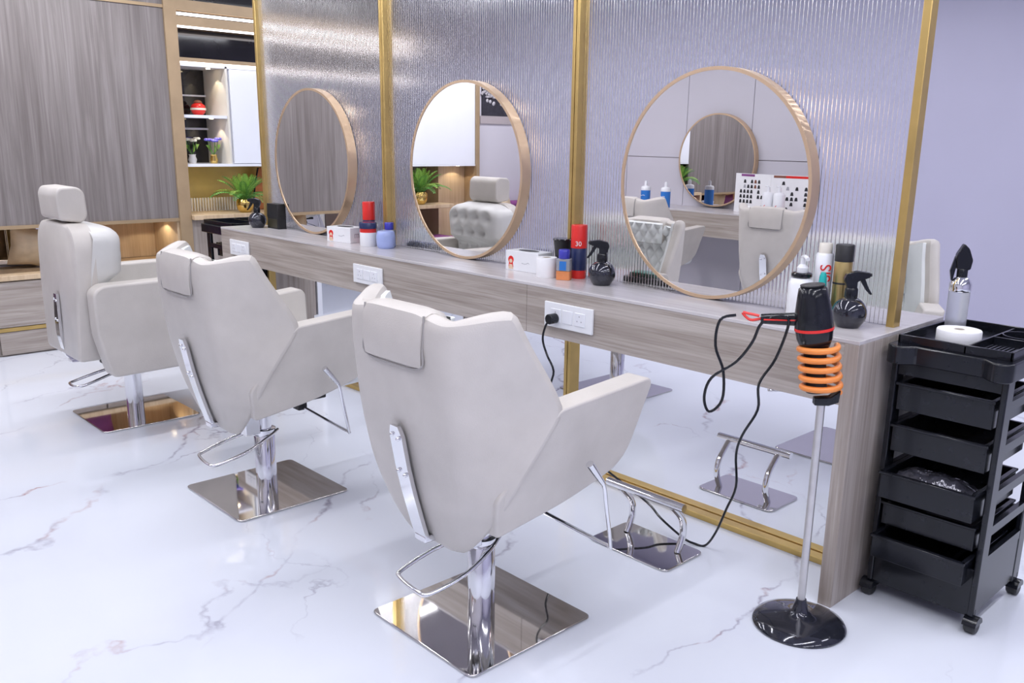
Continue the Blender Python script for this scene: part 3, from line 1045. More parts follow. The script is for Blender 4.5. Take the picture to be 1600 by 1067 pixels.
loop = [(-1.384, 2.146, 0.926), (-1.423, 2.126, 0.908), (-1.43, 2.122, 0.832), (-1.406, 2.135, 0.758), (-1.404, 2.136, 0.671), (-1.435, 2.12, 0.632), (-1.45, 2.112, 0.675), (-1.434, 2.12, 0.736), (-1.375, 2.15, 0.79), (-1.339, 2.169, 0.851), (-1.32, 2.179, 0.908), (-1.275, 2.195, 0.932),
        (-1.250, 2.205, 0.918), (-1.301, 2.24, 0.8), (-1.367, 2.27, 0.704), (-1.382, 2.3, 0.614), (-1.447, 2.33, 0.509), (-1.483, 2.36, 0.427), (-1.499, 2.4, 0.301), (-1.548, 2.43, 0.197), (-1.603, 2.46, 0.082),
        (-1.655, 2.48, 0.008), (-1.69, 2.463, 0.008), (-1.732, 2.45, 0.02), (-1.836, 2.452, 0.06), (-1.906, 2.455, 0.10), (-2.065, 2.44, 0.165), (-2.243, 2.41, 0.257), (-2.324, 2.36, 0.446), (-2.316, 2.36, 0.538), (-2.353, 2.36, 0.594), (-2.379, 2.36, 0.653), (-2.372, 2.37, 0.71), (-2.357, 2.385, 0.735)]
MB().tube([Vector(p) - OFF for p in loop], 0.0042, 8, 5).build('power_cord', 'black_plastic', t)
MB().tube([Vector(p) - OFF for p in ((-2.357, 2.366, 0.7335), (-2.357, 2.408, 0.7335))], 0.020, 18).build('plug', 'black_plastic', t, 0.003)


# ------------------------------------------------------------------ trolleys
def trolley(loc, rotz, label, full):
    """front (drawers) towards -y; origin at floor centre"""
    t = thing('salon_trolley', label, 'trolley', loc, rotz, 'black salon trolleys')
    W, D = 0.165, 0.19
    for s in (-1, 1):
        x0, x1 = (W - 0.018, W) if s > 0 else (-W, -W + 0.018)
        MB().box(x0, x1, -D, -D + 0.055, 0.055, 0.80).build('upright', 'black_plastic', t, 0.004)
        MB().box(x0, x1, D - 0.055, D, 0.055, 0.80).build('upright', 'black_plastic', t, 0.004)
        MB().box(x0 + 0.002, x1 - 0.002, -D + 0.05, D - 0.05, 0.065, 0.215).build('lower_side', 'black_plastic', t)
        for z in (0.235, 0.33, 0.44, 0.58, 0.71):
            MB().box(x0 + 0.001, x1 - 0.001, -D + 0.05, D - 0.05, z - 0.028, z).box(x0 - 0.004 if s > 0 else x1, x0 if s > 0 else x1 + 0.004, -D + 0.02, D - 0.02, z - 0.034, z - 0.026).build('side_rail', 'black_plastic', t)
    MB().box(-W + 0.017, W - 0.017, -D + 0.006, -D + 0.018, 0.055, 0.20).build('front_panel', 'black_plastic', t, 0.002)
    MB().box(-W + 0.017, W - 0.017, -D + 0.01, D - 0.01, 0.05, 0.065).build('floor_board', 'black_plastic', t)
    MB().box(-W + 0.017, W - 0.017, D - 0.02, D - 0.008, 0.06, 0.30).build('rear_panel', 'black_plastic', t)
    MB().box(-W + 0.017, W - 0.017, -D + 0.008, -D + 0.02, 0.735, 0.80).build('top_apron', 'black_plastic', t, 0.002)
    # drawers: open tubs with lips
    for z, dp, pull, h in ((0.715, 0.30, 0.005, 0.085), (0.585, 0.32, 0.010, 0.085), (0.445, 0.34, 0.055, 0.085), (0.335, 0.32, 0.010, 0.075), (0.24, 0.34, 0.060, 0.075)):
        w0 = W - 0.024
        y0 = -D - pull
        y1 = y0 + dp
        mb = MB()
        mb.box(-w0 + 0.008, w0 - 0.008, y0 + 0.006, y1, z - h, z - h + 0.006)
        mb.box(-w0 + 0.008, w0 - 0.008, y0 + 0.004, y0 + 0.010, z - h, z - 0.004)
        mb.box(-w0 + 0.008, w0 - 0.008, y1 - 0.006, y1, z - h, z - 0.004)
        mb.box(-w0 + 0.004, -w0 + 0.010, y0 + 0.004, y1, z - h, z - 0.004)
        mb.box(w0 - 0.010, w0 - 0.004, y0 + 0.004, y1, z - h, z - 0.004)
        d = mb.build('drawer', 'black_plastic', t, 0.0015)
        mb = MB().box(-w0, w0, y0 - 0.006, y0 + 0.010, z - 0.008, z).box(-w0, w0, y1 - 0.008, y1 + 0.006, z - 0.008, z).box(-w0, -w0 + 0.014, y0, y1, z - 0.008, z).box(w0 - 0.014, w0, y0, y1, z - 0.008, z)
        mb.build('rim', 'black_plastic', d, 0.002)
    # top tray
    fr = -D - 0.012
    out = [(-W - 0.012, D + 0.05), (-W - 0.012, fr + 0.02)] + arc_poly(-W + 0.022, fr + 0.005, 0.034, PI, 1.7 * PI, 8) + [(-W + 0.07, fr + 0.004), (W - 0.07, fr + 0.004)] + arc_poly(W - 0.022, fr + 0.005, 0.034, 1.3 * PI, 2 * PI, 8) + [(W + 0.012, fr + 0.02), (W + 0.012, D + 0.05)]
    tr = MB().prism(out, 'z', 0.775, 0.830).build('top_tray', 'black_plastic', t, 0.004)
    x_, y0, y1 = W - 0.004, -D + 0.012, D + 0.04
    mb = MB().box(-x_, x_, y0, y0 + 0.008, 0.829, 0.856).box(-x_, x_, y1 - 0.008, y1, 0.829, 0.856).box(-x_, -x_ + 0.008, y0, y1, 0.829, 0.856).box(x_ - 0.008, x_, y0, y1, 0.829, 0.856)
    mb.build('tray_rim', 'black_plastic', tr, 0.002)
    MB().box(0.030, 0.036, y0, y1, 0.829, 0.852).box(0.036, x_ - 0.005, 0.03, 0.036, 0.829, 0.852).build('divider', 'black_plastic', tr, 0.001)
    MB().lathe([(0.058, 0.829), (0.058, 0.853), (0.062, 0.853), (0.062, 0.829)], (0.096, 0.115, 0), 28).build('cup_ring', 'black_plastic', tr)
    for k in range(8):
        MB().box(0.052 + k * 0.012, 0.056 + k * 0.012, -0.13, -0.02, 0.829, 0.838).build('comb_slot', 'black_plastic', tr)
    for sx in (-1, 1):
        for sy in (-1, 1):
            cx, cy = sx * (W - 0.005), sy * (D - 0.015)
            ca = MB().lathe([(0.0, -0.017), (0.020, -0.017), (0.025, -0.012), (0.025, 0.012), (0.020, 0.017), (0, 0.017)], (cx, cy, 0.025), 24, 'x').build('caster', 'black_matte', t)
            MB().prism(arc_poly(cy, 0.026, 0.029, 0.15, PI - 0.15, 10), 'x', cx - 0.020, cx + 0.020).lathe([(0.006, 0.05), (0.006, 0.075), (0, 0.075)], (cx, cy, 0), 12).build('caster_hood', 'black_plastic', ca)
    return t


trolley((-0.946, 2.775, 0), 0.0, 'black plastic salon trolley with drawers standing at the right end of the counter', True)
trolley((-5.502, 2.69, 0), PI / 2, 'black salon trolley behind the left end of the counter, partly hidden', False)

# things on and in the near trolley
t = thing('tape_roll', 'white paper tape roll lying on the trolley tray', 'roll', (-0.985, 2.735, 0.8305))
MB().lathe([(0.016, 0.0), (0.061, 0.0), (0.063, 0.003), (0.063, 0.038), (0.061, 0.041), (0.016, 0.041), (0.016, 0.0)], seg=40).build('paper', 'paper', t)
MB().lathe([(0.013, 0.001), (0.016, 0.001), (0.016, 0.0415), (0.013, 0.0415), (0.013, 0.001)], seg=24).build('core', 'cardboard', t)

t = thing('clear_spray_bottle', 'clear spray bottle with black head and chrome collar on the trolley', 'bottle', (-1.040, 2.845, 0.8305), 0.6)
MB().lathe([(0.0, 0.0), (0.029, 0.0), (0.031, 0.004), (0.031, 0.135), (0.027, 0.142), (0, 0.142)], seg=28).build('bottle', 'clear_plastic', t)
MB().lathe([(0.0, 0.004), (0.027, 0.004), (0.027, 0.045), (0, 0.045)], seg=24).build('liquid', 'dark_gloss', t)
MB().lathe([(0.031, 0.138), (0.032, 0.140), (0.032, 0.162), (0.022, 0.178), (0.018, 0.182), (0, 0.182)], seg=28).build('collar', 'chrome', t)
MB().lathe([(0.016, 0.180), (0.016, 0.205), (0.013, 0.21), (0.0, 0.21)], seg=18).prism(round_poly([(-0.020, 0.205), (0.020, 0.205), (0.024, 0.235), (0.010, 0.270), (-0.006, 0.285), (-0.024, 0.25)], 0.006), 'y', -0.013, 0.013).build('spray_head', 'black_plastic', t, 0.003)
MB().prism([(-0.020, 0.215), (-0.026, 0.245), (-0.036, 0.20), (-0.030, 0.17), (-0.026, 0.17)], 'y', -0.006, 0.006).build('trigger', 'black_plastic', t, 0.001)

# crumpled plastic bag in the open drawer
rows = []
rnd = random.Random(3)
for i in range(15):
    row = []
    for k in range(11):
        a, b_ = i / 14, k / 10
        e = min(a, 1 - a, b_, 1 - b_) * 5
        h = 0.022 * min(1, e) + 0.010 * rnd.random()
        row.append((-1.058 + 0.225 * a, 2.558 + 0.085 * b_ + 0.006 * rnd.random(), 0.4235 + h))
    rows.append(row)
mb = MB().grid(rows)
mb.grid([[(p[0], p[1], 0.3695) for p in r] for r in rows])
n_ = len(rows[0])
for a, b_ in ((rows[0], 0), (rows[-1], 0)):
    mb.grid([a, [(p[0], p[1], 0.3695) for p in a]])
for k in (0, n_ - 1):
    mb.grid([[r[k] for r in rows], [(r[k][0], r[k][1], 0.3695) for r in rows]])
tag(mb.build('plastic_bag', 'plastic_wrap', None), 'crumpled shiny plastic bag in the third trolley drawer', 'bag')
# orange hair clips in the second drawer
for k, (x, y, a) in enumerate(((-0.93, 2.66, 0.4), (-0.87, 2.63, -0.3), (-1.02, 2.66, 0.1))):
    t = thing('hair_clip', ('orange hair clip nearest the right side of the second trolley drawer', 'orange hair clip in the middle of the second trolley drawer', 'orange hair clip at the left of the second trolley drawer')[(1, 0, 2)[k]], 'clip', (x, y, 0.5065), a, 'orange hair clips')
    MB().tube([(-0.03, 0, 0.006), (0, 0.008, 0.028), (0.03, 0, 0.008)], 0.005, 8, 4).build('jaw', 'pale_orange', t)
    MB().tube([(-0.03, 0.016, 0.006), (0, 0.012, 0.034), (0.03, 0.016, 0.008)], 0.004, 8, 4).build('jaw', 'pale_orange', t)


# ------------------------------------------------------------------ things on the counter
def ball_sprayer(x, y, rotz, label, R=0.053):
    t = thing('spray_bottle', label, 'spray bottle', (x, y, ZC), rotz, 'round black spray bottles')
    pr = [(0.0, 0.0), (0.034, 0.0), (0.036, 0.004)]
    for k in range(1, 15):
        a = -PI / 2 + 0.82 + (PI - 0.82 - 0.28) * k / 14
        pr.append((R * math.cos(a), 0.044 + R * math.sin(a) * 0.97))
    MB().lathe(pr + [(0, pr[-1][1])], seg=36).build('body', 'dark_gloss', t)
    z = pr[-1][1] - 0.003
    MB().lathe([(0.019, z), (0.020, z + 0.004), (0.0195, z + 0.028), (0.017, z + 0.032), (0, z + 0.032)], seg=24).build('collar', 'black_plastic', t)
    zz = z + 0.030
    MB().prism(round_poly([(-0.015, zz), (0.014, zz), (0.014, zz + 0.022), (0.050, zz + 0.036), (0.052, zz + 0.050), (0.012, zz + 0.055), (-0.020, zz + 0.046), (-0.026, zz + 0.030)], 0.004), 'y', -0.011, 0.011).build('spray_head', 'black_plastic', t, 0.002)
    MB().prism([(0.022, zz + 0.026), (0.036, zz + 0.032), (0.050, zz + 0.002), (0.062, zz - 0.016), (0.056, zz - 0.018), (0.042, zz - 0.004)], 'y', -0.005, 0.005).build('trigger', 'black_plastic', t, 0.001)
    MB().lathe([(0.0, 0.0), (0.005, 0.0), (0.005, 0.006), (0, 0.006)], (0.050, 0, zz + 0.043), 12, 'x').build('nozzle', 'black_matte', t)
    return t


RIGHT, LEFT = math.radians(40), math.radians(222)
ball_sprayer(-5.075, 2.575, LEFT, 'round black spray bottle at the far left end of the counter')
ball_sprayer(-2.300, 2.600, LEFT, 'round black spray bottle between the red can and the nearest mirror')
ball_sprayer(-1.268, 2.595, RIGHT, 'round black spray bottle at the right end of the counter by the brass post')

t = thing('black_box', 'black flared box standing beside the spray bottle at the left end', 'box', (-4.965, 2.645, ZC))
MB().prism(round_poly([(-0.065, 0.0), (0.065, 0.0), (0.060, 0.062), (0.066, 0.07), (0.062, 0.148), (-0.062, 0.148), (-0.066, 0.07), (-0.060, 0.062)], 0.002, 2), 'y', -0.028, 0.028).build('body', 'black_matte', t, 0.002)
MB().box(-0.055, 0.055, -0.0295, -0.028, 0.008, 0.058).build('label_patch', 'dark_olive', t)


def tissue_box(x, y, rotz, label, wd=0.175, dp=0.105, hh=0.080):
    t = thing('tissue_box', label, 'tissue box', (x, y, ZC), rotz, 'white tissue boxes')
    MB().box(-wd / 2, wd / 2, -dp / 2, dp / 2, 0, hh).build('carton', 'white_plastic', t, 0.0015)
    MB().prism([(0.055 * math.cos(a * PI / 12), 0.026 * math.sin(a * PI / 12)) for a in range(24)], 'z', hh - 0.0005, hh + 0.0008).build('opening', 'black_print', t)
    # printed head with red hair on the long side
    q = wd / 2 - 0.032
    hair = arc_poly(-q, 0.046, 0.016, -0.25 * PI, 1.25 * PI, 14) + [(-q - 0.014, 0.014), (-q + 0.014, 0.014)]
    MB().prism(hair, 'y', -dp / 2 - 0.0008, -dp / 2 + 0.0002).build('print_hair', 'red_gloss', t)
    MB().prism(arc_poly(-q, 0.040, 0.009, 0, 2 * PI * 11 / 12, 11) , 'y', -dp / 2 - 0.0014, -dp / 2).build('print_face', 'skin_print', t)
    MB().prism([(-q - 0.014, 0.006), (-q + 0.014, 0.006), (-q + 0.008, 0.026), (-q - 0.008, 0.026)], 'y', -dp / 2 - 0.0012, -dp / 2).build('print_shoulders', 'skin_print', t)
    MB().tube([(0.0, -dp / 2, 0.036), (0.022, -dp / 2, 0.034), (0.036, -dp / 2, 0.040), (0.044, -dp / 2, 0.036)], 0.0012, 5, 4).build('print_script', 'grey_print', t)
    text_obj('print_letter', 'm', 0.05, 'grey_print', t, Matrix.Translation((wd / 2 + 0.0002, -0.005, hh * 0.5)) @ Matrix.Rotation(PI / 2, 4, 'Z') @ Matrix.Rotation(PI / 2, 4, 'X'))
    return t


tissue_box(-4.135, 2.600, 0.21, 'white tissue box with red haired head printed on it, left of the white jar')
tissue_box(-2.752, 2.636, 0.06, 'white tissue box against the glass, left of the paper roll', 0.19, 0.09, 0.085)


def red_can(x, y, label, text):
    t = thing('spray_can', label, 'spray can', (x, y, ZC), 0.8, 'red capped spray cans')
    MB().lathe([(0.0, 0.0), (0.030, 0.0), (0.032, 0.004), (0.032, 0.035), (0, 0.035)], seg=28).build('base_band', 'red_gloss', t)
    MB().lathe([(0.032, 0.034), (0.0322, 0.036), (0.0322, 0.122), (0.030, 0.126), (0, 0.126)], seg=28).build('can', 'navy', t)
    c = MB().lathe([(0.033, 0.124), (0.033, 0.212), (0.031, 0.217), (0, 0.217)], seg=28).build('cap', 'red_gloss', t)
    if text:
        text_obj('print_number', text, 0.026, 'paper', t, Matrix.Translation((-0.004, -0.0335, 0.142)) @ Matrix.Rotation(PI / 2, 4, 'X'))
    return t


red_can(-3.995, 2.657, 'red capped spray can behind the white jar', '')
red_can(-2.478, 2.655, 'red capped spray can with white 30 mark beside the blue capped bottle', '30')

t = thing('cream_jar', 'white jar with red band and black lid by the tissue box', 'jar', (-3.905, 2.590, ZC))
MB().lathe([(0.0, 0.0), (0.041, 0.0), (0.043, 0.004), (0.043, 0.068), (0.041, 0.072), (0, 0.072)], seg=32).build('body', 'white_plastic', t)
MB().lathe([(0.042, 0.070), (0.042, 0.092), (0, 0.092)], seg=32).build('band', 'red_gloss', t)
MB().lathe([(0.045, 0.090), (0.045, 0.118), (0.043, 0.121), (0, 0.121)], seg=32).build('lid', 'navy', t)


def blue_capped(x, y, label, liquid):
    t = thing('glass_bottle', label, 'bottle', (x, y, ZC), 0.5, 'blue capped bottles')
    fp = round_poly([(-0.029, -0.020), (0.029, -0.020), (0.029, 0.020), (-0.029, 0.020)], 0.008)
    MB().prism(fp, 'z', 0, 0.036).build('liquid', liquid, t, 0.002)
    MB().prism(fp, 'z', 0.0362, 0.086).build('bottle', 'clear_plastic', t, 0.003)
    MB().box(-0.014, 0.014, -0.0216, -0.0204, 0.040, 0.076).build('label_patch', 'blue_label', t)
    MB().lathe([(0.022, 0.086), (0.023, 0.088), (0.023, 0.119), (0.021, 0.122), (0, 0.122)], seg=28).build('cap', 'blue_cap', t)
    return t


blue_capped(-3.822, 2.662, 'small bottle with dark blue cap behind the light blue jar', 'soft_blue')
blue_capped(-2.482, 2.575, 'clear bottle with blue cap and orange liquid in front of the red can', 'pale_orange')

t = thing('gel_jar', 'light blue rounded gel jar right of the white jar', 'jar', (-3.770, 2.605, ZC))
MB().lathe([(0.0, 0.0), (0.038, 0.0), (0.045, 0.010), (0.047, 0.030), (0.047, 0.046)], seg=32).build('body', 'soft_blue', t)
MB().lathe([(0.048, 0.046), (0.048, 0.062), (0.044, 0.080), (0.040, 0.086), (0, 0.086)], seg=32).build('lid', 'soft_blue', t)

t = thing('paper_roll', 'white neck paper roll standing left of the blue capped bottle', 'roll', (-2.582, 2.575, ZC))
MB().lathe([(0.018, 0.0), (0.042, 0.0), (0.043, 0.003), (0.043, 0.078), (0.042, 0.080), (0.018, 0.080), (0.018, 0.0)], seg=36).build('paper', 'paper', t)
MB().lathe([(0.015, 0.001), (0.018, 0.001), (0.018, 0.0805), (0.015, 0.0805), (0.015, 0.001)], seg=24).build('core', 'cardboard', t)

t = thing('tint_bowl', 'black flared plastic cup behind the paper roll', 'cup', (-2.565, 2.652, ZC))
MB().lathe([(0.0, 0.0), (0.022, 0.0), (0.024, 0.01), (0.040, 0.150), (0.042, 0.152), (0.038, 0.152), (0.022, 0.012), (0, 0.012)], seg=32).build('bowl', 'black_matte', t)
MB().lathe([(0.0405, 0.148), (0.043, 0.150), (0.0405, 0.154)], seg=32).build('lip', 'black_plastic', t)

t = thing('brush_tray', 'dark tray with green lid lying behind the glass near the nearest mirror', 'tray', (-2.20, 2.80, ZC), 0.1)
MB().box(-0.12, 0.12, -0.045, 0.045, 0, 0.022).build('tray', 'black_matte', t, 0.004)
MB().box(-0.09, 0.03, -0.035, 0.035, 0.022, 0.040).build('lid', 'green_dark', t, 0.004)

t = thing('comb_case', 'dark flat comb case lying behind the glass left of the middle mirror', 'case', (-3.66, 2.79, ZC), 0.1)
MB().box(-0.13, 0.13, -0.03, 0.03, 0, 0.018).build('case', 'black_matte', t, 0.004)
MB().box(-0.12, 0.12, -0.022, 0.022, 0.018, 0.024).build('cover', 'dark_gloss', t, 0.003)

# right hand cluster
t = thing('pump_bottle', 'white pump bottle behind the hair dryer', 'bottle', (-1.443, 2.600, ZC), 2.4)
MB().lathe([(0.0, 0.0), (0.038, 0.0), (0.040, 0.004), (0.040, 0.115), (0.032, 0.130), (0.018, 0.136), (0, 0.136)], seg=32).build('bottle', 'white_plastic', t)
MB().lathe([(0.030, 0.1345), (0.033, 0.137), (0.033, 0.146), (0.028, 0.149), (0, 0.149)], seg=28).build('collar', 'black_plastic', t)
MB().lathe([(0.017, 0.148), (0.018, 0.165), (0.012, 0.172), (0.008, 0.176), (0.008, 0.195), (0, 0.195)], seg=20).tube([(0.004, 0, 0.198), (-0.02, 0, 0.202), (-0.045, 0, 0.196)], 0.0065, 8, 3).build('pump', 'white_plastic', t)

t = thing('shampoo_bottle', 'pale pink bottle with red lettering beside the gold can', 'bottle', (-1.402, 2.662, ZC), 0.75)
MB().lathe([(0.0, 0.0), (0.027, 0.0), (0.028, 0.003), (0.028, 0.205), (0.024, 0.211), (0, 0.211)], seg=28).build('can', 'white_paint', t)
MB().lathe([(0.021, 0.210), (0.021, 0.240), (0.019, 0.243), (0, 0.243)], seg=28).build('cap', 'cream_paint', t)
text_obj('print_letters', 'SiS', 0.05, 'red_gloss', t, Matrix.Translation((0, -0.0285, 0.15)) @ Matrix.Rotation(PI / 2, 4, 'Y') @ Matrix.Rotation(PI / 2, 4, 'X') @ Matrix.Rotation(PI, 4, 'Z'))

t = thing('gold_spray_can', 'gold spray can with tall black cap at the right end', 'spray can', (-1.335, 2.660, ZC))
MB().lathe([(0.0, 0.0), (0.027, 0.0), (0.028, 0.004), (0.028, 0.188), (0.026, 0.193), (0, 0.193)], seg=28).build('can', 'gold_can', t)
MB().lathe([(0.029, 0.192), (0.029, 0.242), (0.027, 0.245), (0, 0.245)], seg=28).build('cap', 'black_matte', t)
MB().lathe([(0.0283, 0.120), (0.0288, 0.123), (0.0283, 0.126)], seg=28).build('ring', 'black_print', t)

t = thing('serum_bottle', 'small teal dropper bottle in front of the gold can', 'bottle', (-1.373, 2.608, ZC))
MB().lathe([(0.0, 0.0), (0.020, 0.0), (0.021, 0.003), (0.021, 0.088), (0.015, 0.098), (0, 0.098)], seg=24).build('bottle', 'teal', t)
MB().lathe([(0.013, 0.097), (0.014, 0.100), (0.011, 0.145), (0.007, 0.157), (0, 0.158)], seg=20).build('cap', 'teal', t)

# ------------------------------------------------------------------ shelf unit on the left wall, seen past the partition
t = thing('wall_cabinet', 'white wall cabinet with open lit shelf bay, left of the glass partition', 'cabinet')
XU = -6.62
box('back_panel', 'dark_glass', XU - 0.01, XU, 2.672, 3.0, 1.19, 1.86, t)
box('side_panel', 'cream_paint', XU, XL, 2.998, 3.012, 1.17, 1.86, t)
box('top_board', 'white_lacquer', XU, XL, 2.672, 3.66, 1.846, 1.862, t)
box('bottom_board', 'white_lacquer', XU, XL + 0.004, 2.672, 3.66, 1.172, 1.190, t)
box('shelf', 'white_lacquer', XU, XL - 0.01, 2.672, 2.998, 1.505, 1.525, t)
box('shelf', 'white_lacquer', XU, XU + 0.02, 2.672, 2.998, 1.425, 1.440, t)
box('shelf', 'white_lacquer', XU, XU + 0.02, 2.672, 2.998, 1.66, 1.672, t)
box('body', 'white_lacquer', XU, XL - 0.02, 3.012, 3.66, 1.19, 1.846, t)
box('door', 'white_lacquer', XL - 0.02, XL, 3.030, 3.34, 1.193, 1.843, t, 0.002)
box('door', 'white_lacquer', XL - 0.02, XL, 3.345, 3.655, 1.193, 1.843, t, 0.002)
for z, lb in ((1.846, 'tiny lit downlight in the upper shelf bay of the white cabinet'), (1.505, 'tiny lit downlight under the white shelf'), (1.172, 'tiny added downlight under the white cabinet, brightening the gold panel')):  # lowest one is an added lamp that brightens the gold panel
    c = (XL - 0.12, 2.93, z)
    tag(MB().lathe([(0.0, -0.003), (0.014, -0.003), (0.014, 0.0), (0, 0.0)], c, 16).build('downlight', 'warm_lamp', None), lb, 'downlight', 'downlights in the shelf unit')
    ld = bpy.data.lights.new('shelf_spot', 'SPOT')
    ld.energy = 1.1; ld.color = (1, 0.85, 0.62); ld.spot_size = 1.6; ld.shadow_soft_size = 0.012
    lo = bpy.data.objects.new('shelf_spot', ld); lo.location = (c[0], c[1], c[2] - 0.006); COL.objects.link(lo)
c = (-6.45, 2.50, 0.80)
tag(MB().lathe([(0.0, -0.003), (0.016, -0.003), (0.016, 0.0), (0, 0.0)], c, 16).build('downlight', 'warm_lamp', None), 'tiny lit downlight in the wood niche behind the headrest chair', 'downlight')
ld = bpy.data.lights.new('niche_spot', 'SPOT')
ld.energy = 1.1; ld.color = (1, 0.85, 0.62); ld.spot_size = 2.4; ld.shadow_soft_size = 0.015
lo = bpy.data.objects.new('niche_spot', ld); lo.location = (c[0], c[1], c[2] - 0.006); COL.objects.link(lo)

t = thing('console', 'low console with pale ribbed front panel and wood ledge carrying the fern', 'console')
box('gold_panel', 'gold_wall', XU - 0.02, XU - 0.002, 2.672, 3.66, 0.80, 1.172, t)
box('ledge', 'wood_light', XU, XL + 0.06, 2.674, 3.64, 0.805, 0.838, t, 0.003)
box('base', 'wood_z', XU, XL, 2.674, 3.64, 0.0, 0.805, t)
for i in range(44):
    y = 2.685 + i * 0.0215
    MB().lathe([(0.008, 0.838), (0.008, 0.935), (0, 0.935)], (XU + 0.06, y, 0), 8).build('rib', 'cream_paint', t)


def fern(loc, rotz, label, sc=1.0):
    t = thing('potted_fern', label, 'potted plant', loc, rotz, 'ferns in gold pots')
    MB().lathe([(0.0, 0.0), (0.036 * sc, 0.0), (0.052 * sc, 0.02 * sc), (0.060 * sc, 0.048 * sc), (0.058 * sc, 0.075 * sc), (0.050 * sc, 0.092 * sc), (0.046 * sc, 0.092 * sc), (0.052 * sc, 0.07 * sc), (0, 0.07 * sc)], seg=32).build('pot', 'gold_pot', t)
    meshes = []
    for kind in range(3):
        L_ = (0.22, 0.25, 0.19)[kind] * sc
        droop = (0.9, 1.5, 0.35)[kind]
        mb = MB()
        pts = []
        ang = (1.15, 0.75, 1.40)[kind]
        p = Vector((0, 0, 0))
        n = 17
        for i in range(n + 1):
            pts.append(p.copy())
            a = ang - droop * (i / n) ** 1.3
            p = p + Vector((math.cos(a), 0, math.sin(a))) * (L_ / n)
        mb.tube(pts, [0.0022 * sc, 0.0006 * sc], 5)
        for i in range(2, n + 1):
            q = pts[i]
            d = (pts[i] - pts[i - 1]).normalized()
            ll = 0.040 * sc * math.sin(PI * (0.12 + 0.80 * i / n)) ** 0.8
            for s in (-1, 1):
                side = Vector((0.35 * d.x, s, 0.35 * d.z)).normalized()
                up = Vector((-d.z, 0, d.x))
                tip = q + side * ll + up * (-0.10 * ll)
                m1 = q + side * ll * 0.45 + d * 0.0055 * sc + up * 0.004 * sc
                m2 = q + side * ll * 0.45 - d * 0.0045 * sc + up * 0.004 * sc
                mb.add([q, m1, tip, m2], [(0, 1, 2, 3)])
        meshes.append(mb)
    protos = []
    rnd = random.Random(11)
    for k in range(36):
        kind = (0, 1, 2)[k % 3]
        mname = 'leaf_light' if (kind == 2 or k % 5 == 0) else 'leaf'
        key = (kind, mname)
        found = [p for p in protos if p[0] == key]
        if found:
            o = found[0][1].copy(); COL.objects.link(o)
        else:
            o = meshes[kind].build('frond', mname, t)
            protos.append((key, o))
        o.parent = t
        o.location = (0.012 * math.cos(k * 2.4), 0.012 * math.sin(k * 2.4), 0.075 * sc)
        o.rotation_euler = (0, rnd.uniform(-0.15, 0.15), k * 2.399)
    return t


fern((-6.30, 3.105, 0.838), 0.3, 'bright green fern in a gold pot on the ledge left of the partition', 1.05)
fern((-6.30, 0.60, 0.838), 1.2, 'fern in a gold pot reflected in the middle mirror', 1.15)

t = thing('orange_ornament', 'orange curved ornament standing behind the fern', 'ornament', (-6.50, 3.34, 0.838))
MB().prism(round_poly([(-0.07, 0.0), (0.09, 0.0), (0.10, 0.30), (0.05, 0.325), (-0.02, 0.31), (-0.05, 0.16)], 0.02), 'x', -0.012, 0.012).build('body', 'orange_decor', t, 0.004)
MB().tube([(0.014, -0.075, 0.02), (0.014, -0.055, 0.17), (0.014, -0.02, 0.315)], 0.006, 8, 5).build('edge', 'black_plastic', t)

t = thing('red_vase', 'small round red and white vase on the upper shelf', 'vase', (-6.49, 2.885, 1.525))
MB().lathe([(0.0, 0.0), (0.025, 0.0), (0.045, 0.018), (0.054, 0.045), (0.046, 0.072), (0.026, 0.086)], seg=24).build('body', 'red_gloss', t)
MB().lathe([(0.026, 0.085), (0.030, 0.092), (0.018, 0.105), (0.0, 0.108)], seg=20).build('lid', 'brown_print', t)
MB().lathe([(0.0545, 0.038), (0.0555, 0.045), (0.0540, 0.052)], seg=24).build('white_band', 'petal_white', t)


def flowers(loc, label, petal, vase, hs, n):
    t = thing('flower_vase', label, 'vase', loc, 0, 'flower vases on the lower shelf')
    MB().lathe([(0.0, 0.0), (0.024, 0.0), (0.030, 0.025), (0.022, 0.05), (0.026, 0.062), (0.023, 0.062), (0.019, 0.05), (0, 0.05)], seg=20).build('vase', vase, t)
    rnd = random.Random(n)
    for k in range(n):
        a = k * 2.4
        q = Vector((0.035 * math.cos(a), 0.04 * math.sin(a), hs * rnd.uniform(0.75, 1.0)))
        st = MB().tube([(0, 0, 0.055), q * 0.6, q], 0.002, 5, 3).build('stem', 'leaf', t)
        mb = MB()
        for j in range(6):
            b_ = j * PI / 3
            c_ = q + Vector((0.014 * math.cos(b_), 0.014 * math.sin(b_), 0.004))
            mb.lathe([(0.0, -0.008), (0.010, -0.004), (0.012, 0.002), (0.007, 0.010), (0, 0.012)], tuple(c_), 8)
        mb.build('blossom', petal, t)
        MB().add([tuple(q * 0.5), tuple(q * 0.62 + Vector((0.03 * math.cos(a), 0.03 * math.sin(a), 0.03))), tuple(q * 0.8), tuple(q * 0.62 + Vector((0.012 * math.sin(a), 0.012 * math.cos(a), -0.01)))], [(0, 1, 2, 3)]).build('leaf', 'leaf_light', t)
    return t


flowers((-6.50, 2.82, 1.190), 'white flowers with green leaves in a small vase on the lower shelf', 'petal_white', 'white_plastic', 0.17, 5)
flowers((-6.40, 2.935, 1.190), 'blue and purple flowers in a gold vase on the lower shelf', 'petal_blue', 'gold_pot', 0.17, 5)

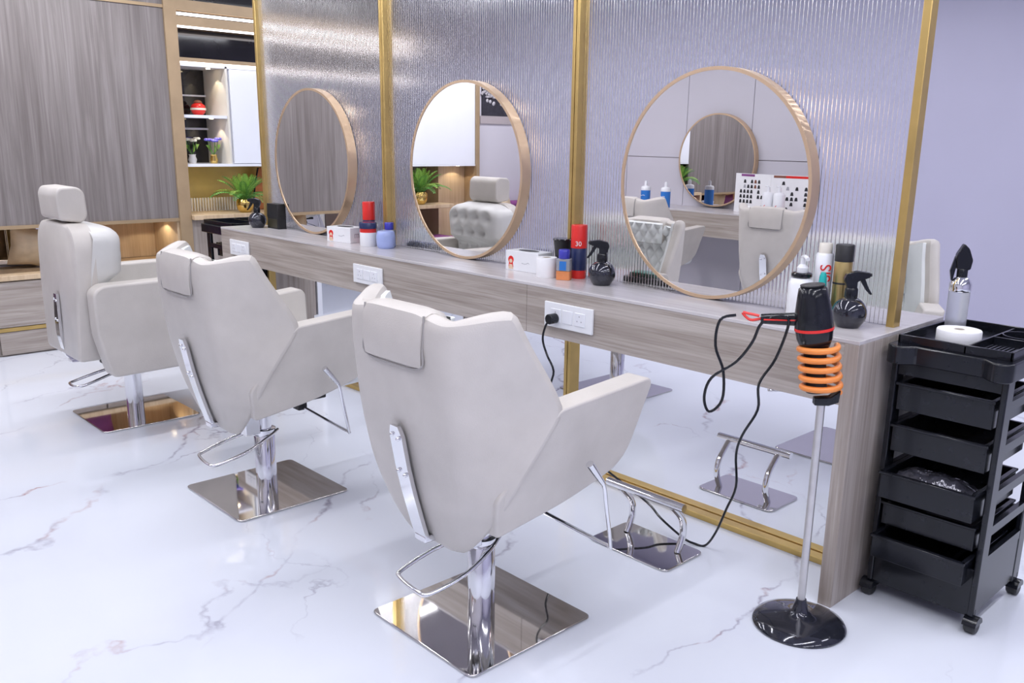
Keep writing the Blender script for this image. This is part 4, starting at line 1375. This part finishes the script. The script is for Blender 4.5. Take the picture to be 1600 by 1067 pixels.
# ------------------------------------------------------------------ seating corner reflected in the middle mirror
t = thing('corner_cabinet', 'white wall cabinet reflected in the middle mirror above the fern', 'cabinet')
box('body', 'white_lacquer', -6.70, XL - 0.02, 0.0, 0.75, 1.18, 2.02, t)
box('door', 'white_lacquer', XL - 0.02, XL, 0.002, 0.748, 1.172, 2.02, t, 0.002)
box('lamp_board', 'white_lacquer', -6.70, XL, 0.0, 0.75, 1.160, 1.172, t)
struct(box('trim_11', 'wood_light', -6.70, -6.42, 0.0, 0.30, 0.0, 1.16))
struct(box('trim_12', 'frame_tan', -6.30, XL, 0.0, 0.75, 2.02, 2.06))
struct(box('trim_13', 'wood_panel', -6.30, XL, 0.0, 0.75, 2.06, CEIL))
c = (-6.33, 0.15, 1.160)
tag(MB().lathe([(0.0, -0.003), (0.016, -0.003), (0.016, 0.0), (0, 0.0)], c, 16).build('downlight', 'warm_lamp', None), 'tiny lit downlight under the cabinet in the middle mirror', 'downlight')
ld = bpy.data.lights.new('corner_spot', 'SPOT')
ld.energy = 1.1; ld.color = (1, 0.85, 0.62); ld.spot_size = 2.2; ld.shadow_soft_size = 0.015
lo = bpy.data.objects.new('corner_spot', ld); lo.location = (c[0], c[1], c[2] - 0.006); COL.objects.link(lo)
t = thing('side_shelf', 'wood plank shelf under the fern in the middle mirror', 'shelf')
box('plank', 'wood_light', -6.42, -6.20, 0.30, 0.95, 0.806, 0.838, t, 0.003)
box('bracket', 'wood_light', -6.42, -6.20, 0.92, 0.95, 0.55, 0.806, t)
t = thing('sofa', 'purple upholstered sofa in the corner reflected in the middle mirror', 'sofa')
box('seat', 'purple_fabric', -6.40, -5.95, 0.31, 0.74, 0.34, 0.56, t, 0.03)
box('seat', 'purple_fabric', -6.28, -5.82, -1.20, 0.30, 0.34, 0.56, t, 0.03)
box('backrest', 'purple_fabric', -6.29, -6.19, -1.20, -0.05, 0.54, 0.84, t, 0.03)
box('base', 'black_matte', -6.28, -5.85, -1.19, 0.73, 0.0, 0.34, t, 0.005)


def cushion(loc, rot, label, m, s=0.36):
    rows = []
    n = 14
    for side in (1, -1):
        for i in range(n + 1):
            row = []
            for k in range(n + 1):
                a, b_ = -1 + 2 * i / n, -1 + 2 * k / n
                th = 0.065 * ((1 - a * a) * (1 - b_ * b_)) ** 0.45
                pin = 1 - 0.10 * (1 - abs(a * b_)) * max(abs(a), abs(b_)) ** 2
                row.append((a * s / 2 * pin, side * th, b_ * s / 2 * pin))
            rows.append(row)
    mb = MB().grid(rows[:n + 1]).grid(rows[n + 1:])
    o = mb.build('cushion', m, None)
    o.location = loc
    o.rotation_euler = rot
    return tag(o, label, 'cushion', 'cushions')


cushion((-6.56, 0.50, 0.90), (0.15, 0.5, 1.45), 'beige satin cushion on the purple sofa behind the fern', 'satin', 0.34)
cushion((-6.06, -0.60, 0.76), (0.3, 0.1, 1.6), 'purple cushion on the sofa behind the tufted chair in the mirror', 'purple_fabric')
cushion((-6.05, -0.12, 0.74), (0.3, 0.6, 1.5), 'beige cushion leaning on the purple sofa cushion in the mirror', 'satin', 0.30)
cushion((-6.52, 1.70, 0.655), (0.2, 0.15, 1.45), 'beige satin cushion in the niche left of the headrest chair', 'satin', 0.27)
cushion((-6.55, 1.98, 0.645), (0.1, 0.0, 1.6), 'purple cushion in the wood niche, reflected in the farthest mirror', 'purple_fabric', 0.25)

# wall with dark picture next to the corner
struct(box('wall_corner', 'wall_panel', -6.72, -6.30, YB, -0.036, 0, CEIL))
t = thing('wall_picture', 'dark picture with pale ornament relief reflected in the middle mirror', 'picture', (-6.295, -0.60, 1.60))
MB().box(-0.012, 0.0, -0.50, 0.50, 0.0, 0.85).build('canvas', 'picture_ground', t)
rnd = random.Random(5)
for k in range(26):
    y, z = rnd.uniform(-0.45, 0.45), 0.10 + 0.035 * rnd.random()
    MB().lathe([(0.0, 0.0), (0.016, 0.002), (0.010, 0.007), (0, 0.008)], (0.0, y, z), 10, 'x').build('bead', 'pewter', t)
for k in range(34):
    y, z, r = rnd.uniform(-0.15, 0.46), rnd.uniform(0.17, 0.50), rnd.uniform(0.03, 0.07)
    MB().tube([(0.004, y + r * math.cos(a * 0.6) * (1 - a * 0.08), z + 0.7 * r * math.sin(a * 0.6) * (1 - a * 0.08)) for a in range(10)], 0.012, 6).build('scroll', 'pewter', t)
box('lower_edge', 'wall_mauve', -0.002, 0.006, -0.52, 0.52, -0.07, -0.002, t)

# ------------------------------------------------------------------ things on the opposite counter
def blue_bottle(x, y, label):
    t = thing('mousse_bottle', label, 'bottle', (x, y, ZC), 0, 'blue and white bottles')
    MB().lathe([(0.0, 0.0), (0.040, 0.0), (0.042, 0.004), (0.042, 0.135), (0, 0.135)], seg=28).build('bottle', 'blue_label', t)
    MB().lathe([(0.042, 0.134), (0.042, 0.158), (0.034, 0.168), (0.014, 0.172), (0.013, 0.205), (0.010, 0.215), (0, 0.216)], seg=28).build('cap', 'white_plastic', t)
    MB().tube([(0.022, 0.0375, 0.09), (0.006, 0.0425, 0.095), (-0.012, 0.0415, 0.088), (-0.024, 0.036, 0.094)], 0.002, 5, 4).build('script_print', 'paper', t)
    return t


blue_bottle(-5.02, -0.90, 'blue bottle with white cap on the opposite counter, left one in the mirror')
blue_bottle(-4.80, -0.90, 'blue bottle with white cap on the opposite counter, right one in the mirror')
t = thing('wax_tin', 'white round tin lying by the blue bottles on the opposite counter', 'tin', (-4.86, -0.83, ZC))
MB().lathe([(0.0, 0.0), (0.055, 0.0), (0.055, 0.014), (0, 0.014)], seg=28).build('tin', 'white_plastic', t)
MB().lathe([(0.057, 0.014), (0.057, 0.026), (0.054, 0.028), (0, 0.028)], seg=28).build('lid', 'white_plastic', t)

for k, x in enumerate((-3.80, -3.70)):
    t = thing('lotion_bottle', ('white lotion bottle with pink print before the colour chart, left one', 'white lotion bottle with pink print before the colour chart, right one')[k], 'bottle', (x, -0.90, ZC), 0, 'white lotion bottles')
    MB().lathe([(0.0, 0.0), (0.043, 0.0), (0.045, 0.006), (0.045, 0.165), (0.035, 0.178), (0.014, 0.182), (0.013, 0.205), (0, 0.205)], seg=28).build('bottle', 'white_plastic', t)
    MB().lathe([(0.0455, 0.008), (0.046, 0.010), (0.046, 0.022), (0.0455, 0.024)], seg=28).build('pink_band', 'red_rubber', t)
    MB().tube([(0.006, 0.044, 0.04), (0.008, 0.046, 0.06), (-0.006, 0.046, 0.07), (0.006, 0.046, 0.085)], 0.0025, 5, 3).build('pink_print', 'red_rubber', t)
    MB().lathe([(0.012, 0.204), (0.012, 0.222), (0, 0.222)], seg=14).tube([(0, 0, 0.226), (-0.03, 0, 0.228)], 0.006, 8).build('pump', 'white_plastic', t)

# hair colour chart: open folder with rows of small swatches
t = thing('colour_chart', 'open white hair colour chart with rows of swatches, reflected in the nearest mirror', 'chart', (-3.86, -1.03, ZC))
lv = Matrix.Rotation(0.16, 4, 'Z')
rv = Matrix.Rotation(-0.16, 4, 'Z')
HW, HH = 0.37, 0.31
pl = MB().box(-HW, 0, -0.004, 0.004, 0, HH).xform(lv).build('page', 'paper', t)
pr_ = MB().box(0, HW, -0.004, 0.004, 0, HH).xform(rv).build('page', 'paper', t)
MB().box(-HW + 0.06, -HW + 0.20, 0.004, 0.0052, HH - 0.022, HH - 0.004).xform(lv).build('title_bar', 'purple_fabric', pl)
MB().box(0.02, 0.12, 0.004, 0.0052, HH - 0.022, HH - 0.004).xform(rv).build('title_bar', 'brown_print', pr_)
MB().box(0.12, 0.30, 0.004, 0.0052, HH - 0.022, HH - 0.004).xform(rv).build('title_bar', 'red_gloss', pr_)
sw = MB().prism([(-0.013, 0), (0.013, 0), (0.009, 0.022), (0.004, 0.028), (-0.004, 0.028), (-0.009, 0.022)], 'y', 0.0040, 0.0058)
proto = {}
lay = []
for r, cols in enumerate(((1, 3, 4, 5), (1, 2, 3, 4, 5), (0, 1, 2, 3, 5), (0, 1, 2, 3, 5, 6, 7), (0, 1, 2, 3, 7), (2, 6))):
    for cc in cols:
        lay.append((pl, lv, -HW + 0.065 + cc * 0.037, HH - 0.075 - r * 0.040))
for r, cols in enumerate(((2,), (3, 5, 7, 8), (4, 7, 8), (3, 4, 5, 7, 8), (4, 7, 8), (3, 7))):
    for cc in cols:
        lay.append((pr_, rv, 0.03 + cc * 0.037, HH - 0.075 - r * 0.040))
for k, (par, rot, x, z) in enumerate(lay):
    m = ('black_print', 'black_print', 'brown_print', 'black_print', 'grey_print')[k % 5] if z > 0.17 else 'black_print'
    if m not in proto:
        o = sw.build('swatch', m, par)
        proto[m] = o
    else:
        o = proto[m].copy(); COL.objects.link(o)
    o.parent = par
    o.matrix_local = rot @ Matrix.Translation((x, 0, z))

t = thing('red_folder', 'red folder standing beside the colour chart in the nearest mirror', 'folder', (-3.32, -1.08, ZC), 0.1)
MB().box(-0.15, 0.15, -0.006, 0.006, 0, 0.30).build('cover', 'red_gloss', t, 0.002)
MB().box(-0.145, 0.15, -0.012, -0.006, 0.004, 0.296).build('pages', 'paper', t)

# ------------------------------------------------------------------ ceiling tubes (the lamps at the top of this script sit in them)
for i, (x, y0, y1, wt) in enumerate(LAMPS):
    side = 'over the near aisle' if y0 < 1 else 'beyond the glass'
    t = thing('ceiling_tube', 'slim white ceiling light tube ' + side + ', ' + ('first', 'second', 'third', 'fourth', 'fifth', 'sixth')[i if i < 6 else i - 6] + ' from the wood wall', 'ceiling light', (x, (y0 + y1) / 2, CEIL), 0, 'ceiling light tubes ' + side)
    h = (y1 - y0) / 2
    MB().box(-0.045, 0.045, -h - 0.02, h + 0.02, -0.028, 0.0).build('housing', 'white_paint', t, 0.003)
    MB().box(-0.030, 0.030, -h, h, -0.034, -0.028).build('diffuser', 'led_tube', t)
